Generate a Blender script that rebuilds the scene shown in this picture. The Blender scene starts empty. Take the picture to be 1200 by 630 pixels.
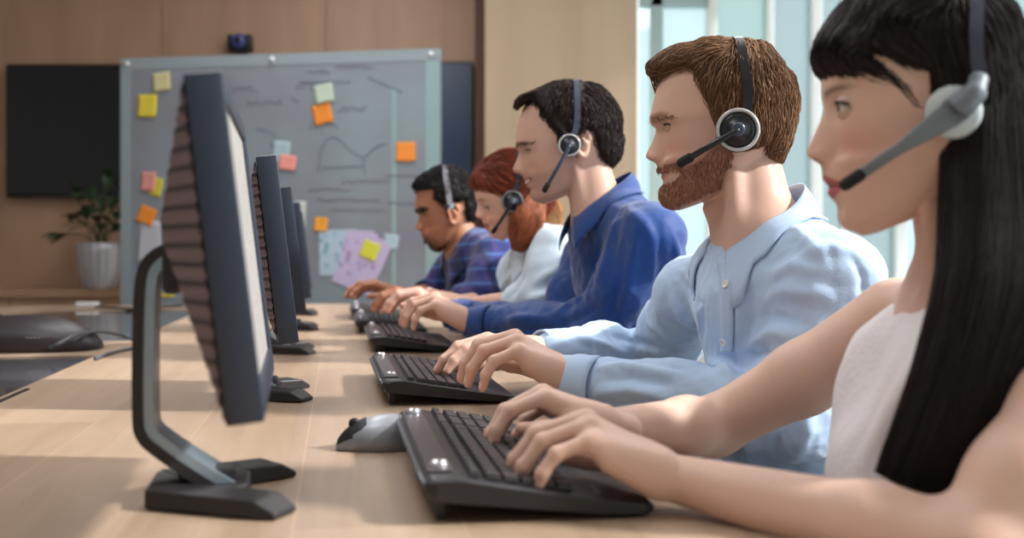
import bpy, bmesh, math, random
import numpy as np
from mathutils import Vector, Matrix, noise
from mathutils.bvhtree import BVHTree
from mathutils.kdtree import KDTree
random.seed(7); rng = np.random.default_rng(7)
C = bpy.context.scene.collection
CAMZ = 0.975; FP = 1300.0; CX = 600.0; HY = 294.0; TZ = 0.74
def A(*v): return np.array(v, float)
def unit(v):
    v = np.asarray(v, float); return v/np.linalg.norm(v)
def P(px, py, d):                                    # a point seen at (px, py) at distance d along the view axis
    return A((px-CX)*d/FP, d, CAMZ-(py-HY)*d/FP)
def T(px, py, z=TZ):                                 # the point of a horizontal plane seen at (px, py)
    return P(px, py, (CAMZ-z)*FP/(py-HY))
# ------------------------------------------------------------------ materials
def lin(c):
    c = [x/255.0 for x in c]
    return tuple(x/12.92 if x <= .04045 else ((x+.055)/1.055)**2.4 for x in c)
MATS = {}
def mat(name, col, rough=.5, metal=0., bump=0., bscale=200., spec=.5, sheen=0., coat=0., emit=0., alpha=1., trans=0., attr=None, sss=0., var=0., vscale=8.):
    if name in MATS: return MATS[name]
    m = bpy.data.materials.new(name); m.use_nodes = True; nt = m.node_tree; n = nt.nodes; b = n['Principled BSDF']
    c = lin(col)
    b.inputs['Base Color'].default_value = (*c, 1); b.inputs['Roughness'].default_value = rough
    b.inputs['Metallic'].default_value = metal; b.inputs['Specular IOR Level'].default_value = spec
    b.inputs['Sheen Weight'].default_value = sheen; b.inputs['Coat Weight'].default_value = coat
    b.inputs['Transmission Weight'].default_value = trans; b.inputs['Alpha'].default_value = alpha
    if sss:
        b.inputs['Subsurface Weight'].default_value = sss; b.inputs['Subsurface Radius'].default_value = (1, .35, .2)
        b.inputs['Subsurface Scale'].default_value = .006
    if emit:
        b.inputs['Emission Color'].default_value = (*c, 1); b.inputs['Emission Strength'].default_value = emit
    tc = n.new('ShaderNodeTexCoord')
    src = None
    if attr:
        at = n.new('ShaderNodeAttribute'); at.attribute_name = attr; src = at.outputs['Color']
    if var:
        nz = n.new('ShaderNodeTexNoise'); nz.inputs['Scale'].default_value = vscale; nz.inputs['Detail'].default_value = 4
        nt.links.new(tc.outputs['Object'], nz.inputs['Vector'])
        hs = n.new('ShaderNodeHueSaturation'); mr = n.new('ShaderNodeMapRange')
        mr.inputs['To Min'].default_value = 1-var; mr.inputs['To Max'].default_value = 1+var
        nt.links.new(nz.outputs['Fac'], mr.inputs['Value']); nt.links.new(mr.outputs['Result'], hs.inputs['Value'])
        if src: nt.links.new(src, hs.inputs['Color'])
        else: hs.inputs['Color'].default_value = (*c, 1)
        src = hs.outputs['Color']
    if src: nt.links.new(src, b.inputs['Base Color'])
    if bump:
        nz = n.new('ShaderNodeTexNoise'); nz.inputs['Scale'].default_value = bscale; nz.inputs['Detail'].default_value = 3
        nt.links.new(tc.outputs['Object'], nz.inputs['Vector'])
        bp = n.new('ShaderNodeBump'); bp.inputs['Strength'].default_value = bump; bp.inputs['Distance'].default_value = .002
        nt.links.new(nz.outputs['Fac'], bp.inputs['Height']); nt.links.new(bp.outputs['Normal'], b.inputs['Normal'])
    MATS[name] = m; return m
def wood(name, c1, c2, scale=(1, 1, 1), rough=.45, rot=0., plank=None, seam=.55):
    m = bpy.data.materials.new(name); m.use_nodes = True; nt = m.node_tree; n = nt.nodes; b = n['Principled BSDF']
    L = nt.links.new
    tc = n.new('ShaderNodeTexCoord'); mp = n.new('ShaderNodeMapping'); mp.inputs['Scale'].default_value = scale
    mp.inputs['Rotation'].default_value = (0, 0, rot)
    L(tc.outputs['Object'], mp.inputs['Vector'])
    nz = n.new('ShaderNodeTexNoise'); nz.inputs['Scale'].default_value = 1.; nz.inputs['Detail'].default_value = 6; nz.inputs['Distortion'].default_value = .6
    L(mp.outputs['Vector'], nz.inputs['Vector'])
    cr = n.new('ShaderNodeValToRGB'); cr.color_ramp.elements[0].position = .3; cr.color_ramp.elements[1].position = .7
    cr.color_ramp.elements[0].color = (*lin(c1), 1); cr.color_ramp.elements[1].color = (*lin(c2), 1)
    L(nz.outputs['Fac'], cr.inputs['Fac']); out = cr.outputs['Color']
    if plank:
        mp2 = n.new('ShaderNodeMapping'); mp2.inputs['Rotation'].default_value = (0, 0, plank[2]); L(tc.outputs['Object'], mp2.inputs['Vector'])
        bk = n.new('ShaderNodeTexBrick'); bk.inputs['Scale'].default_value = 1; bk.inputs['Brick Width'].default_value = plank[0]
        bk.inputs['Row Height'].default_value = plank[1]; bk.inputs['Mortar Size'].default_value = .0016
        bk.inputs['Color1'].default_value = (1, 1, 1, 1); bk.inputs['Color2'].default_value = (.78, .76, .74, 1); bk.inputs['Mortar'].default_value = (seam, seam, seam, 1)
        bk.offset = .37
        L(mp2.outputs['Vector'], bk.inputs['Vector'])
        mx = n.new('ShaderNodeMix'); mx.data_type = 'RGBA'; mx.blend_type = 'MULTIPLY'; mx.inputs[0].default_value = 1
        L(out, mx.inputs[6]); L(bk.outputs['Color'], mx.inputs[7]); out = mx.outputs[2]
    L(out, b.inputs['Base Color']); b.inputs['Roughness'].default_value = rough
    MATS[name] = m; return m
# ------------------------------------------------------------------ mesh helpers
def tag(o, label=None, cat=None, group=None, kind=None):
    if label: o['label'] = label
    if cat: o['category'] = cat
    if group: o['group'] = group
    if kind: o['kind'] = kind
    return o
def link(name, me, m=None, parent=None, smooth=True):
    o = bpy.data.objects.new(name, me); C.objects.link(o)
    if m is not None:
        for x in (m if isinstance(m, (list, tuple)) else [m]): me.materials.append(x)
    if smooth: me.polygons.foreach_set('use_smooth', [True]*len(me.polygons))
    if parent is not None: o.parent = parent
    return o
def mesh_np(V, Fq):
    me = bpy.data.meshes.new('m'); V = np.asarray(V, np.float32)
    if isinstance(Fq, np.ndarray):
        k = Fq.shape[1]
        me.vertices.add(len(V)); me.vertices.foreach_set('co', V.ravel())
        me.loops.add(Fq.size); me.loops.foreach_set('vertex_index', Fq.astype(np.int32).ravel())
        me.polygons.add(len(Fq)); me.polygons.foreach_set('loop_start', np.arange(0, Fq.size, k, dtype=np.int32))
        me.update(calc_edges=True); me.validate()
    else:
        me.from_pydata([tuple(map(float, v)) for v in V], [], [tuple(map(int, f)) for f in Fq]); me.update()
    return me
class MB:
    def __init__(s): s.V = []; s.F = []
    def add(s, V, F):
        b = len(s.V); s.V += [tuple(map(float, v)) for v in V]; s.F += [tuple(int(i)+b for i in f) for f in F]; return s
    def box(s, lo, hi, M=None):
        x0, y0, z0 = lo; x1, y1, z1 = hi
        V = [(x0,y0,z0),(x1,y0,z0),(x1,y1,z0),(x0,y1,z0),(x0,y0,z1),(x1,y0,z1),(x1,y1,z1),(x0,y1,z1)]
        if M is not None: V = [M @ Vector(v) for v in V]
        return s.add(V, [(0,3,2,1),(4,5,6,7),(0,1,5,4),(1,2,6,5),(2,3,7,6),(3,0,4,7)])
    def prism(s, poly, a, b, axis='y'):              # polygon extruded along an axis
        n = len(poly); V = []
        for t in (a, b):
            for p, q in poly: V.append({'y': (p, t, q), 'z': (p, q, t), 'x': (t, p, q)}[axis])
        F = [tuple(range(n))[::-1], tuple(range(n, 2*n))]+[(i, (i+1) % n, n+(i+1) % n, n+i) for i in range(n)]
        return s.add(V, F)
    def tube(s, pts, r, seg=10, cap=True, flat=None):
        pts = [np.asarray(p, float) for p in pts]; n = len(pts)
        rs = r if hasattr(r, '__len__') else [r]*n
        up = A(0, 0, 1); V = []; prev = None
        for i in range(n):
            t = unit(pts[min(i+1, n-1)]-pts[max(i-1, 0)])
            if prev is None:
                a = np.cross(t, up)
                if np.linalg.norm(a) < .1: a = np.cross(t, A(1, 0, 0))
                a = unit(a)
            else: a = unit(prev-t*np.dot(prev, t))
            prev = a; b = np.cross(t, a)
            fa, fb = flat if flat else (1, 1)
            for k in range(seg):
                th = 2*math.pi*k/seg; V.append(pts[i]+rs[i]*(fa*math.cos(th)*a+fb*math.sin(th)*b))
        F = [(i*seg+k, i*seg+(k+1) % seg, (i+1)*seg+(k+1) % seg, (i+1)*seg+k) for i in range(n-1) for k in range(seg)]
        if cap: F += [tuple(range(seg))[::-1], tuple(range((n-1)*seg, n*seg))]
        return s.add(V, F)
    def lathe(s, prof, c, ax, seg=32):               # prof: (radius, height) pairs about the axis ax through c
        ax = unit(ax); a = np.cross(ax, A(0, 0, 1))
        if np.linalg.norm(a) < .1: a = np.cross(ax, A(1, 0, 0))
        a = unit(a); b = np.cross(ax, a); c = np.asarray(c, float); V = []
        for r, h in prof:
            for k in range(seg):
                th = 2*math.pi*k/seg; V.append(c+ax*h+r*(math.cos(th)*a+math.sin(th)*b))
        F = [(i*seg+k, i*seg+(k+1) % seg, (i+1)*seg+(k+1) % seg, (i+1)*seg+k) for i in range(len(prof)-1) for k in range(seg)]
        return s.add(V, F)
    def build(s, name, m, parent=None, smooth=False, bevel=0., seg=2, fix=True):
        me = bpy.data.meshes.new(name); me.from_pydata(s.V, [], s.F)
        if bevel or fix:
            bm = bmesh.new(); bm.from_mesh(me)
            bmesh.ops.recalc_face_normals(bm, faces=bm.faces)
            if bevel:
                es = [e for e in bm.edges if e.is_manifold and e.calc_face_angle(0) > .45]
                bmesh.ops.bevel(bm, geom=es, offset=bevel, segments=seg, affect='EDGES', profile=.5, clamp_overlap=True)
            bm.to_mesh(me); bm.free()
        me.update()
        return link(name, me, m, parent, smooth)
def empty(name, loc=(0, 0, 0), rz=0.):
    o = bpy.data.objects.new(name, None); C.objects.link(o); o.location = loc; o.rotation_euler = (0, 0, rz); o.empty_display_size = .05
    return o
def copy_tree(o, parent=None):
    c = o.copy(); C.objects.link(c)
    if parent is not None: c.parent = parent
    for ch in list(o.children): copy_tree(ch, c)
    return c
def autosmooth(o, ang=.6):
    me = o.data
    bm = bmesh.new(); bm.from_mesh(me)
    for f in bm.faces: f.smooth = True
    for e in bm.edges:
        if e.is_manifold: e.smooth = e.calc_face_angle(0) < ang
    bm.to_mesh(me); bm.free()
def catmull(Pn, n):                                  # Pn (k, m) -> (n*(k-1)+1, m)
    Pn = np.asarray(Pn, float)
    if Pn.ndim == 1: Pn = Pn[:, None]
    k = len(Pn); E = np.vstack([2*Pn[0]-Pn[1], Pn, 2*Pn[-1]-Pn[-2]]); out = []
    for i in range(k-1):
        p0, p1, p2, p3 = E[i:i+4]
        for j in range(n):
            t = j/n; m1 = (p2-p0)*.5; m2 = (p3-p1)*.5
            out.append((2*t**3-3*t**2+1)*p1+(t**3-2*t**2+t)*m1+(-2*t**3+3*t**2)*p2+(t**3-t**2)*m2)
    out.append(Pn[-1]); return np.array(out)
# ------------------------------------------------------------------ signed distance modelling
class SDF:
    def __init__(s): s.p = []
    def cone(s, a, b, ra, rb, k=.02, axis=None, sc=1.):  # tapered capsule; optional widening by sc along axis
        s.p.append(('c', np.asarray(a, float), np.asarray(b, float), ra, rb, k, None if axis is None else unit(axis), sc)); return s
    def chain(s, pts, rs, k=.02, axis=None, sc=1.):
        for i in range(len(pts)-1): s.cone(pts[i], pts[i+1], rs[i], rs[i+1], k, axis, sc)
        return s
    def ell(s, c, axes, rad, k=.02):
        s.p.append(('e', np.asarray(c, float), [unit(x) for x in axes], rad, k)); return s
    def mesh(s, h, pad=.05):
        lo = np.full(3, 1e9); hi = -lo; bb = []
        for q in s.p:
            if q[0] == 'c':
                m = max(q[3], q[4])*max(1, q[7]); l = np.minimum(q[1], q[2])-m; u = np.maximum(q[1], q[2])+m
            else: m = max(q[3]); l = q[1]-m; u = q[1]+m
            bb.append((l, u)); lo = np.minimum(lo, l); hi = np.maximum(hi, u)
        lo -= 3*h+.01; hi += 3*h+.01; n = np.ceil((hi-lo)/h).astype(int)+1
        D = np.full(n, .05, np.float32)
        ax = [lo[i]+h*np.arange(n[i]) for i in range(3)]
        for q, (l, u) in zip(s.p, bb):
            i0 = np.maximum(((l-pad-lo)/h).astype(int), 0); i1 = np.minimum(((u+pad-lo)/h).astype(int)+2, n)
            X, Y, Z = np.meshgrid(ax[0][i0[0]:i1[0]], ax[1][i0[1]:i1[1]], ax[2][i0[2]:i1[2]], indexing='ij')
            Q = np.stack([X, Y, Z], -1).astype(np.float32)
            if q[0] == 'c':
                _, a, b, ra, rb, k, w, sc = q
                f = 1.
                if w is not None:
                    Q = Q-a.astype(np.float32); dw = Q@w.astype(np.float32); Q = Q+((1/sc-1)*dw)[..., None]*w.astype(np.float32)
                    bb_ = b-a; bb_ = bb_+(1/sc-1)*np.dot(bb_, w)*w; f = 1.
                else: Q = Q-a.astype(np.float32); bb_ = b-a
                L2 = max(float(bb_@bb_), 1e-9); t = np.clip((Q@bb_.astype(np.float32))/L2, 0, 1)
                d = np.linalg.norm(Q-t[..., None]*bb_.astype(np.float32), axis=-1)-(ra+(rb-ra)*t)
            else:
                _, c, axs, rad, k = q
                Q = Q-c.astype(np.float32)
                M = np.stack(axs, 1).astype(np.float32)
                loc = Q@M; k0 = np.linalg.norm(loc/np.array(rad, np.float32), axis=-1); k1 = np.linalg.norm(loc/np.array(rad, np.float32)**2, axis=-1)
                d = k0*(k0-1)/np.maximum(k1, 1e-6)
            B = D[i0[0]:i1[0], i0[1]:i1[1], i0[2]:i1[2]]
            hh = np.clip(.5+.5*(B-d)/k, 0, 1)
            B[...] = B+(d-B)*hh-k*hh*(1-hh)
        return surface_nets(D, lo, h)
def surface_nets(D, lo, h):
    S = D < 0; n = np.array(D.shape)-1
    cnt = np.zeros(n, np.int8); offs = [(i, j, k) for i in (0, 1) for j in (0, 1) for k in (0, 1)]
    for o in offs: cnt += S[o[0]:n[0]+o[0], o[1]:n[1]+o[1], o[2]:n[2]+o[2]]
    act = np.argwhere((cnt > 0) & (cnt < 8)); idx = np.full(n, -1, np.int32); idx[tuple(act.T)] = np.arange(len(act))
    vals = {o: D[act[:, 0]+o[0], act[:, 1]+o[1], act[:, 2]+o[2]] for o in offs}
    acc = np.zeros((len(act), 3)); c = np.zeros(len(act))
    for o in offs:
        for a in range(3):
            if o[a] == 0:
                p = list(o); p[a] = 1; v0 = vals[o]; v1 = vals[tuple(p)]; m = (v0 < 0) != (v1 < 0)
                t = np.where(m, v0/np.where(m, v0-v1, 1), 0)
                pos = np.tile(np.array(o, float), (len(act), 1)); pos[:, a] = t
                acc[m] += pos[m]; c[m] += 1
    V = lo+h*(act+acc/c[:, None]); F = []
    for a in range(3):
        b, d = (a+1) % 3, (a+2) % 3
        s0 = [slice(None)]*3; s1 = [slice(None)]*3; s0[a] = slice(0, -1); s1[a] = slice(1, None)
        ch = np.argwhere(S[tuple(s0)] != S[tuple(s1)])
        ch = ch[(ch[:, b] > 0) & (ch[:, d] > 0) & (ch[:, b] < n[b]) & (ch[:, d] < n[d])]
        inside = S[tuple(ch.T)]
        q = []
        for (ob, od) in ((0, 0), (-1, 0), (-1, -1), (0, -1)):
            e = ch.copy(); e[:, b] += ob; e[:, d] += od; q.append(idx[tuple(e.T)])
        q = np.stack(q, 1); q[~inside] = q[~inside][:, ::-1]; F.append(q)
    F = np.vstack(F); F = F[(F >= 0).all(1)]
    return V, F[:, ::-1].copy() if False else F
def relax(V, F, it=3, lam=.5):
    V = V.copy(); n = len(V)
    e = np.vstack([F[:, [0, 1]], F[:, [1, 2]], F[:, [2, 3]], F[:, [3, 0]]]) if F.shape[1] == 4 else np.vstack([F[:, [0, 1]], F[:, [1, 2]], F[:, [2, 0]]])
    i = np.concatenate([e[:, 0], e[:, 1]]); j = np.concatenate([e[:, 1], e[:, 0]]); deg = np.bincount(i, minlength=n)[:, None]
    for _ in range(it):
        s = np.stack([np.bincount(i, weights=V[j, a], minlength=n) for a in range(3)], 1)/np.maximum(deg, 1)
        V += lam*(s-V)
    return V
def normals(V, F):
    a = V[F[:, 2]]-V[F[:, 0]]; b = V[F[:, 3 if F.shape[1] == 4 else 1]]-V[F[:, 1 if F.shape[1] == 4 else 0]]
    fn = np.cross(a, b); N = np.zeros_like(V)
    for k in range(F.shape[1]):
        for c in range(3): N[:, c] += np.bincount(F[:, k], weights=fn[:, c], minlength=len(V))
    return N/np.maximum(np.linalg.norm(N, axis=1), 1e-12)[:, None]
def fixn(V, F):                                      # make the faces point outward (positive volume)
    v = V-V.mean(0); vol = np.einsum('ij,ij->i', v[F[:, 0]], np.cross(v[F[:, 1]], v[F[:, 2]])).sum()+np.einsum('ij,ij->i', v[F[:, 0]], np.cross(v[F[:, 2]], v[F[:, 3]])).sum()
    return F if vol > 0 else F[:, ::-1].copy()
def union_remesh(parts, vox):
    VV = []; FF = []; b = 0
    for V, F in parts: VV.append(V); FF.append(F+b); b += len(V)
    me = mesh_np(np.vstack(VV), np.vstack(FF)); o = bpy.data.objects.new('tmp', me); C.objects.link(o)
    md = o.modifiers.new('r', 'REMESH'); md.mode = 'VOXEL'; md.voxel_size = vox; md.adaptivity = 0
    dg = bpy.context.evaluated_depsgraph_get(); ev = o.evaluated_get(dg); m2 = ev.to_mesh()
    V = np.empty(len(m2.vertices)*3, np.float32); m2.vertices.foreach_get('co', V); V = V.reshape(-1, 3).astype(float)
    L = np.empty(len(m2.loops), np.int32); m2.loops.foreach_get('vertex_index', L)
    tot = np.empty(len(m2.polygons), np.int32); m2.polygons.foreach_get('loop_total', tot)
    assert (tot == 4).all(); F = L.reshape(-1, 4).copy()
    ev.to_mesh_clear(); bpy.data.objects.remove(o); bpy.data.meshes.remove(me)
    return V, fixn(V, F)
def bvh_of(V, F): return BVHTree.FromPolygons([Vector(v) for v in V], [tuple(map(int, f)) for f in F])
CAM = Vector((0, 0, CAMZ))
def cast(bvh, px, py):                               # sculpting aid: the surface point seen at a pixel
    d = Vector(P(px, py, 1.)-A(0, 0, CAMZ)).normalized(); h = bvh.ray_cast(CAM, d)
    return None if h[0] is None else (np.array(h[0]), np.array(h[1]))
def strokes(V, F, lst):                              # folds: (pixel path, width m, height m)
    bvh = bvh_of(V, F); N = normals(V, F); V = V.copy()
    for path, w, hgt in lst:
        pts = []
        for (a, b) in zip(path[:-1], path[1:]):
            k = max(2, int(math.dist(a, b)/4))
            for i in range(k):
                t = i/k; h = cast(bvh, a[0]+(b[0]-a[0])*t, a[1]+(b[1]-a[1])*t)
                if h: pts.append(h[0])
        if len(pts) < 2: continue
        pts = np.array(pts); lo = pts.min(0)-3*w; hi = pts.max(0)+3*w
        ids = np.where(((V > lo) & (V < hi)).all(1))[0]
        if not len(ids): continue
        q = V[ids]; dd = np.full(len(ids), 1e9); tt = np.zeros(len(ids))
        for i in range(len(pts)-1):
            a = pts[i]; ab = pts[i+1]-a; L = ab@ab
            if L < 1e-12 or L > .0009: continue
            t = np.clip((q-a)@ab/L, 0, 1); d = np.linalg.norm(q-a-t[:, None]*ab, axis=1)
            m = d < dd; dd[m] = d[m]; tt[m] = (i+t[m])/(len(pts)-1)
        env = np.sin(np.pi*np.clip(tt*.9+.05, 0, 1))**.5
        V[ids] += N[ids]*(1.45*hgt*np.exp(-(dd/w)**2)*env)[:, None]
    return V
def rumple(V, F, amp, scale, stretch=(1, 1, 1), seed=0.):
    N = normals(V, F); s = np.array(stretch)*scale; out = V.copy()
    for i in range(len(V)):
        p = V[i]*s; a = noise.noise(Vector(p+seed)); b = noise.noise(Vector(p*2.1+seed+5))
        out[i] += N[i]*amp*((1-abs(a)*2.2)*.7+b*.5)
    return out
# ------------------------------------------------------------------ hands
def hand(S, W, F, U, left, pitch=(12, 52, 78), lift=(0, 0, 0, 0), s=1., spread=1., thumb_drop=0., slim=1.):
    F = unit(F); U = unit(np.asarray(U)-np.dot(U, F)*F); Tm = np.cross(F, U) if left else np.cross(U, F)
    def loc(a, t, u): return W+s*(F*a+Tm*t+U*u)
    m = [(.088, .027, .006), (.092, .008, .011), (.086, -.012, .009), (.077, -.030, .001)]
    L = [(.044, .026, .019), (.049, .030, .020), (.045, .028, .019), (.035, .021, .017)]
    R = [.0088, .0090, .0084, .0074]; yaw = [6, 1, -5, -11]
    wr = slim*s
    S.cone(loc(-.01, .010, 0), loc(.03, .016, 0), .0195*wr, .0175*wr, .012); S.cone(loc(-.01, -.010, 0), loc(.03, -.016, -.002), .0195*wr, .016*wr, .012)
    for i, q in enumerate(m):
        st = (.018, q[1]*.55, .002)
        S.cone(loc(*st), loc(q[0], q[1], q[2]-.004), .0165*wr, (R[i]+.0028)*wr, .011)
    S.ell(loc(.055, -.002, -.004), (F, Tm, U), (.042*s, .034*wr, .014*wr), .01)
    S.cone(loc(.012, .014, -.010), loc(.050, .034, -.013), .0165*wr, .012*wr, .012)
    S.cone(loc(.012, -.016, -.010), loc(.055, -.028, -.010), .0145*wr, .011*wr, .012)
    nails = []
    for i in range(4):
        p = loc(*m[i]); y = math.radians(yaw[i]*spread); D = math.cos(y)*F+math.sin(y)*Tm
        if i in (0, 3): pass
        for j in range(3):
            a = math.radians(pitch[j]+lift[i]*(1, .6, .3)[j]); d = math.cos(a)*D-math.sin(a)*U
            q = p+d*L[i][j]*s
            r0 = R[i]*(1.08, .98, .90)[j]*wr; r1 = R[i]*(.98, .90, .74)[j]*wr
            S.cone(p, q, r0, r1, .0035 if j == 0 else .0025)
            if j < 2: S.ell(q, (d, Tm, np.cross(d, Tm)), (r1*1.12, r1*1.04, r1*1.12), .003)
            if j == 2: nails.append((q-d*.004*s+unit(math.sin(a)*D+math.cos(a)*U)*r1, d))
            p = q
    th = [loc(.020, .022, -.010), loc(.052, .046, -.018-thumb_drop*.3), loc(.080, .050, -.028-thumb_drop*.7), loc(.104, .043, -.036-thumb_drop)]
    S.chain(th, [.0125*wr, .0112*wr, .0098*wr, .0078*wr], .006)
    nails.append((th[3]+A(0, 0, .006), unit(th[3]-th[2])))
    return nails
# ------------------------------------------------------------------ heads
def ss(a, b, x): t = np.clip((x-a)/(b-a), 0, 1); return t*t*(3-2*t)
NR = 9
DK = [0, 0, 0, 0, 0, .003, .001, .013, .026, .007, .008, .005, .0075, .002, .007, .005, 0]
SG = [.03, .03, .03, .03, .03, .030, .011, .0125, .0165, .017, .021, .023, .020, .02, .022, .024, .03]
SE = [2, 2, 2, 2, 2, 2, 2, 2.0, 2.7, 2.6, 2.3, 2.3, 2.3, 2, 2, 2, 2]
WM = [.004, .050, .064, .072, .0755, .0765, .0755, .0745, .0720, .0700, .0675, .0660, .0640, .0620, .0585, .0530, .0440]
EX = [1, 1, 1, .98, .93, .86, .84, .84, .85, .86, .87, .88, .88, .9, .92, .95, 1]
MM = [.5, .5, .52, .55, .58, .60, .61, .62, .62, .62, .61, .61, .60, .60, .58, .56, .5]
class Head:
    def __init__(s, c, d, front, back, eye, yaw=0., wscale=1., male=True, ek=1.0, smile=0., gape=.0022):
        s.smile = smile; s.ek = ek
        s.c = P(c[0], c[1], d); ang = (c[0]-CX)/FP
        s.F0 = unit(A(-1, ang, 0)); s.N0 = unit(A(-ang, -1, 0)); s.U = A(0, 0, 1)
        front = np.array([s.pl(*p) for p in front]); back = np.array([s.pl(*p) for p in back])
        cy, sy = math.cos(math.radians(yaw)), math.sin(math.radians(yaw))
        s.F = cy*s.F0+sy*s.N0; s.N = cy*s.N0-sy*s.F0
        s.eye = s.pl(*eye); s.scale = FP/d
        d_ = np.array(DK); w_ = np.array(WM)*wscale
        base = front.copy(); base[:, 0] -= d_
        tab = catmull(np.column_stack([base, back, d_, SG, SE, w_, EX, MM]), NR)
        s.tt = np.arange(len(tab))/NR; nth = 181
        th = np.linspace(0, math.pi, 91); th = np.concatenate([th, -th[-2:0:-1]]); s.nt = len(th)
        G = np.zeros((len(tab), s.nt, 3))
        for i, r in enumerate(tab):
            fb, bb = r[0:2], r[2:4]; dk, sg, se, w, ex, mm = r[4:10]; sg = max(sg, .006)
            c_ = np.cos(th); u = np.where(c_ > 0, mm*(1-c_), mm-(1-mm)*c_)
            lat = w*np.sign(np.sin(th))*np.abs(np.sin(th))**ex
            pf = fb[0]+(bb[0]-fb[0])*u; pu = fb[1]+(bb[1]-fb[1])*u
            g = np.where(c_ > 0, np.exp(-np.abs(lat/sg)**se), 0)
            pf = pf+dk*g
            G[i, :, 0] = pf; G[i, :, 1] = lat; G[i, :, 2] = pu
        f, l, u = G[..., 0], np.abs(G[..., 1]), G[..., 2]; fr = ss(.02, .40, np.cos(th))[None, :]
        ef, eu = s.eye
        f = f-fr*.0085*np.exp(-((l-.030)/.0145)**2-((u-eu)/.0115)**2)
        f = f+fr*.0030*np.exp(-((l-.046)/.016)**2-((u-eu+.030)/.017)**2)
        tip = s.pl2(front[8]); ala_u = (front[8][1]*.35+front[9][1]*.65)+.002
        f = f+fr*.0070*np.exp(-((l-.0135)/.0045)**2-((u-ala_u-.002)/.006)**2)*(np.exp(-((f-(front[9][0]+.004))/.02)**2))
        f = f-fr*.0035*np.exp(-((l-.0200)/.003)**2-((u-ala_u-.001)/.008)**2)
        mu = front[11][1]; s.mouth = front[11]
        f = f-fr*gape*np.exp(-((u-mu-smile*l)/.0020)**2)*np.exp(-(l/.023)**6)
        f = f-fr*(.0026+smile*.008)*np.exp(-((l-.027)/.004)**2-((u-mu-smile*.027)/.006)**2)
        f = f+fr*.0022*np.exp(-((l-.036)/.009)**2-((u-mu-.012)/.012)**2)*(1+4*smile)
        if male: f = f+fr*.0035*np.exp(-((l-.022)/.014)**2-((u-eu-.013)/.006)**2)
        G[..., 0] = f
        s.G = G; s.front = front; s.back = back; s.chord = tab
        # closed mesh, with a rounded underside
        Vl = [G.reshape(-1, 3)]; last = G[-1]; cen = last.mean(0); rows = len(G)
        for sc, dz in ((.93, -.0035), (.8, -.006), (.5, -.008), (.1, -.008)):
            r = cen+(last-cen)*sc; r[:, 2] += dz; Vl.append(r); rows += 1
        Vl = np.vstack(Vl); nt = s.nt
        i, j = np.meshgrid(np.arange(rows-1), np.arange(nt), indexing='ij'); j2 = (j+1) % nt
        s.Fq = np.stack([i*nt+j, i*nt+j2, (i+1)*nt+j2, (i+1)*nt+j], -1).reshape(-1, 4)
        s.Vl = Vl; s.V = s.world(Vl); s.Fq = fixn(s.V, s.Fq)
        # a cap at either end keeps the shell closed
        top = len(s.V); s.V = np.vstack([s.V, s.V[:nt].mean(0), s.V[(rows-1)*nt:rows*nt].mean(0)])
        k = np.arange(0, nt, 2); k1 = (k+1) % nt; k2 = (k+2) % nt
        capA = np.stack([k, k1, k2, np.full(len(k), top)], 1); capB = np.stack([k+(rows-1)*nt, k1+(rows-1)*nt, k2+(rows-1)*nt, np.full(len(k), top+1)], 1)
        s.Fq = np.vstack([s.Fq, capA, capB])
        s.kd = KDTree(rows*nt)
        for q in range(len(G)*nt): s.kd.insert(Vector(s.V[q]), q)
        s.kd.balance()
        e = np.abs(u-eu)+np.abs(G[..., 1]-.030)+(f < 0)*1; q = np.unravel_index(np.argmin(e), e.shape); s.eyef = f[q]
    def pl2(s, p): return p
    def pl(s, px, py):                               # pixel -> (forward, up) in the head's own plane
        r = P(px, py, 1.)-A(0, 0, CAMZ); o = A(0, 0, CAMZ)
        t = np.dot(s.c-o, s.N0)/np.dot(r, s.N0); q = o+r*t-s.c
        return A(np.dot(q, s.F0), q[2])
    def world(s, L): L = np.asarray(L, float); return s.c+L[..., 0:1]*s.F+L[..., 1:2]*s.N+L[..., 2:3]*s.U
    def loc(s, W): W = np.asarray(W)-s.c; return np.stack([W@s.F, W@s.N, W@s.U], -1)
    def side_loc(s, px, py, lat):                    # where the ray of a pixel meets the plane lying lat towards the viewer's side
        r = P(px, py, 1.)-A(0, 0, CAMZ); o = A(0, 0, CAMZ); c = s.c+s.N*lat
        t = np.dot(c-o, s.N)/np.dot(r, s.N); return o+r*t
    def eyes(s, parent, iris=(70, 60, 50), look=(1, 0, -.25), lid=8, lowlid=-28, skin=None, closed=False):
        for sd in (1, -1):
            c = A(s.eyef-.0098, sd*.0305, s.eye[1]); R = .0118*s.ek
            B = unit(A(look[0], 0, look[2])); Vv = []; Fv = []; col = []
            n, m = 22, 28; a = unit(np.cross(B, A(0, 0, 1))); b = np.cross(a, B)
            for i in range(n+1):
                ph = math.pi*i/n; rr = R*(1.0+(.05 if ph < .45 else 0))
                for j in range(m):
                    t = 2*math.pi*j/m; Vv.append(c+rr*(math.cos(ph)*B+math.sin(ph)*(math.cos(t)*a+math.sin(t)*b)))
                    col.append(lin((12, 10, 10)) if ph < .2 else lin(iris) if ph < .5 else lin((215, 205, 200)))
            for i in range(n):
                for j in range(m): Fv.append((i*m+j, i*m+(j+1) % m, (i+1)*m+(j+1) % m, (i+1)*m+j))
            me = mesh_np(s.world(np.array(Vv)), Fv); setcol(me, col)
            link('eye', me, mat('eye', (255, 255, 255), .12, attr='Col'), parent)
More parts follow.
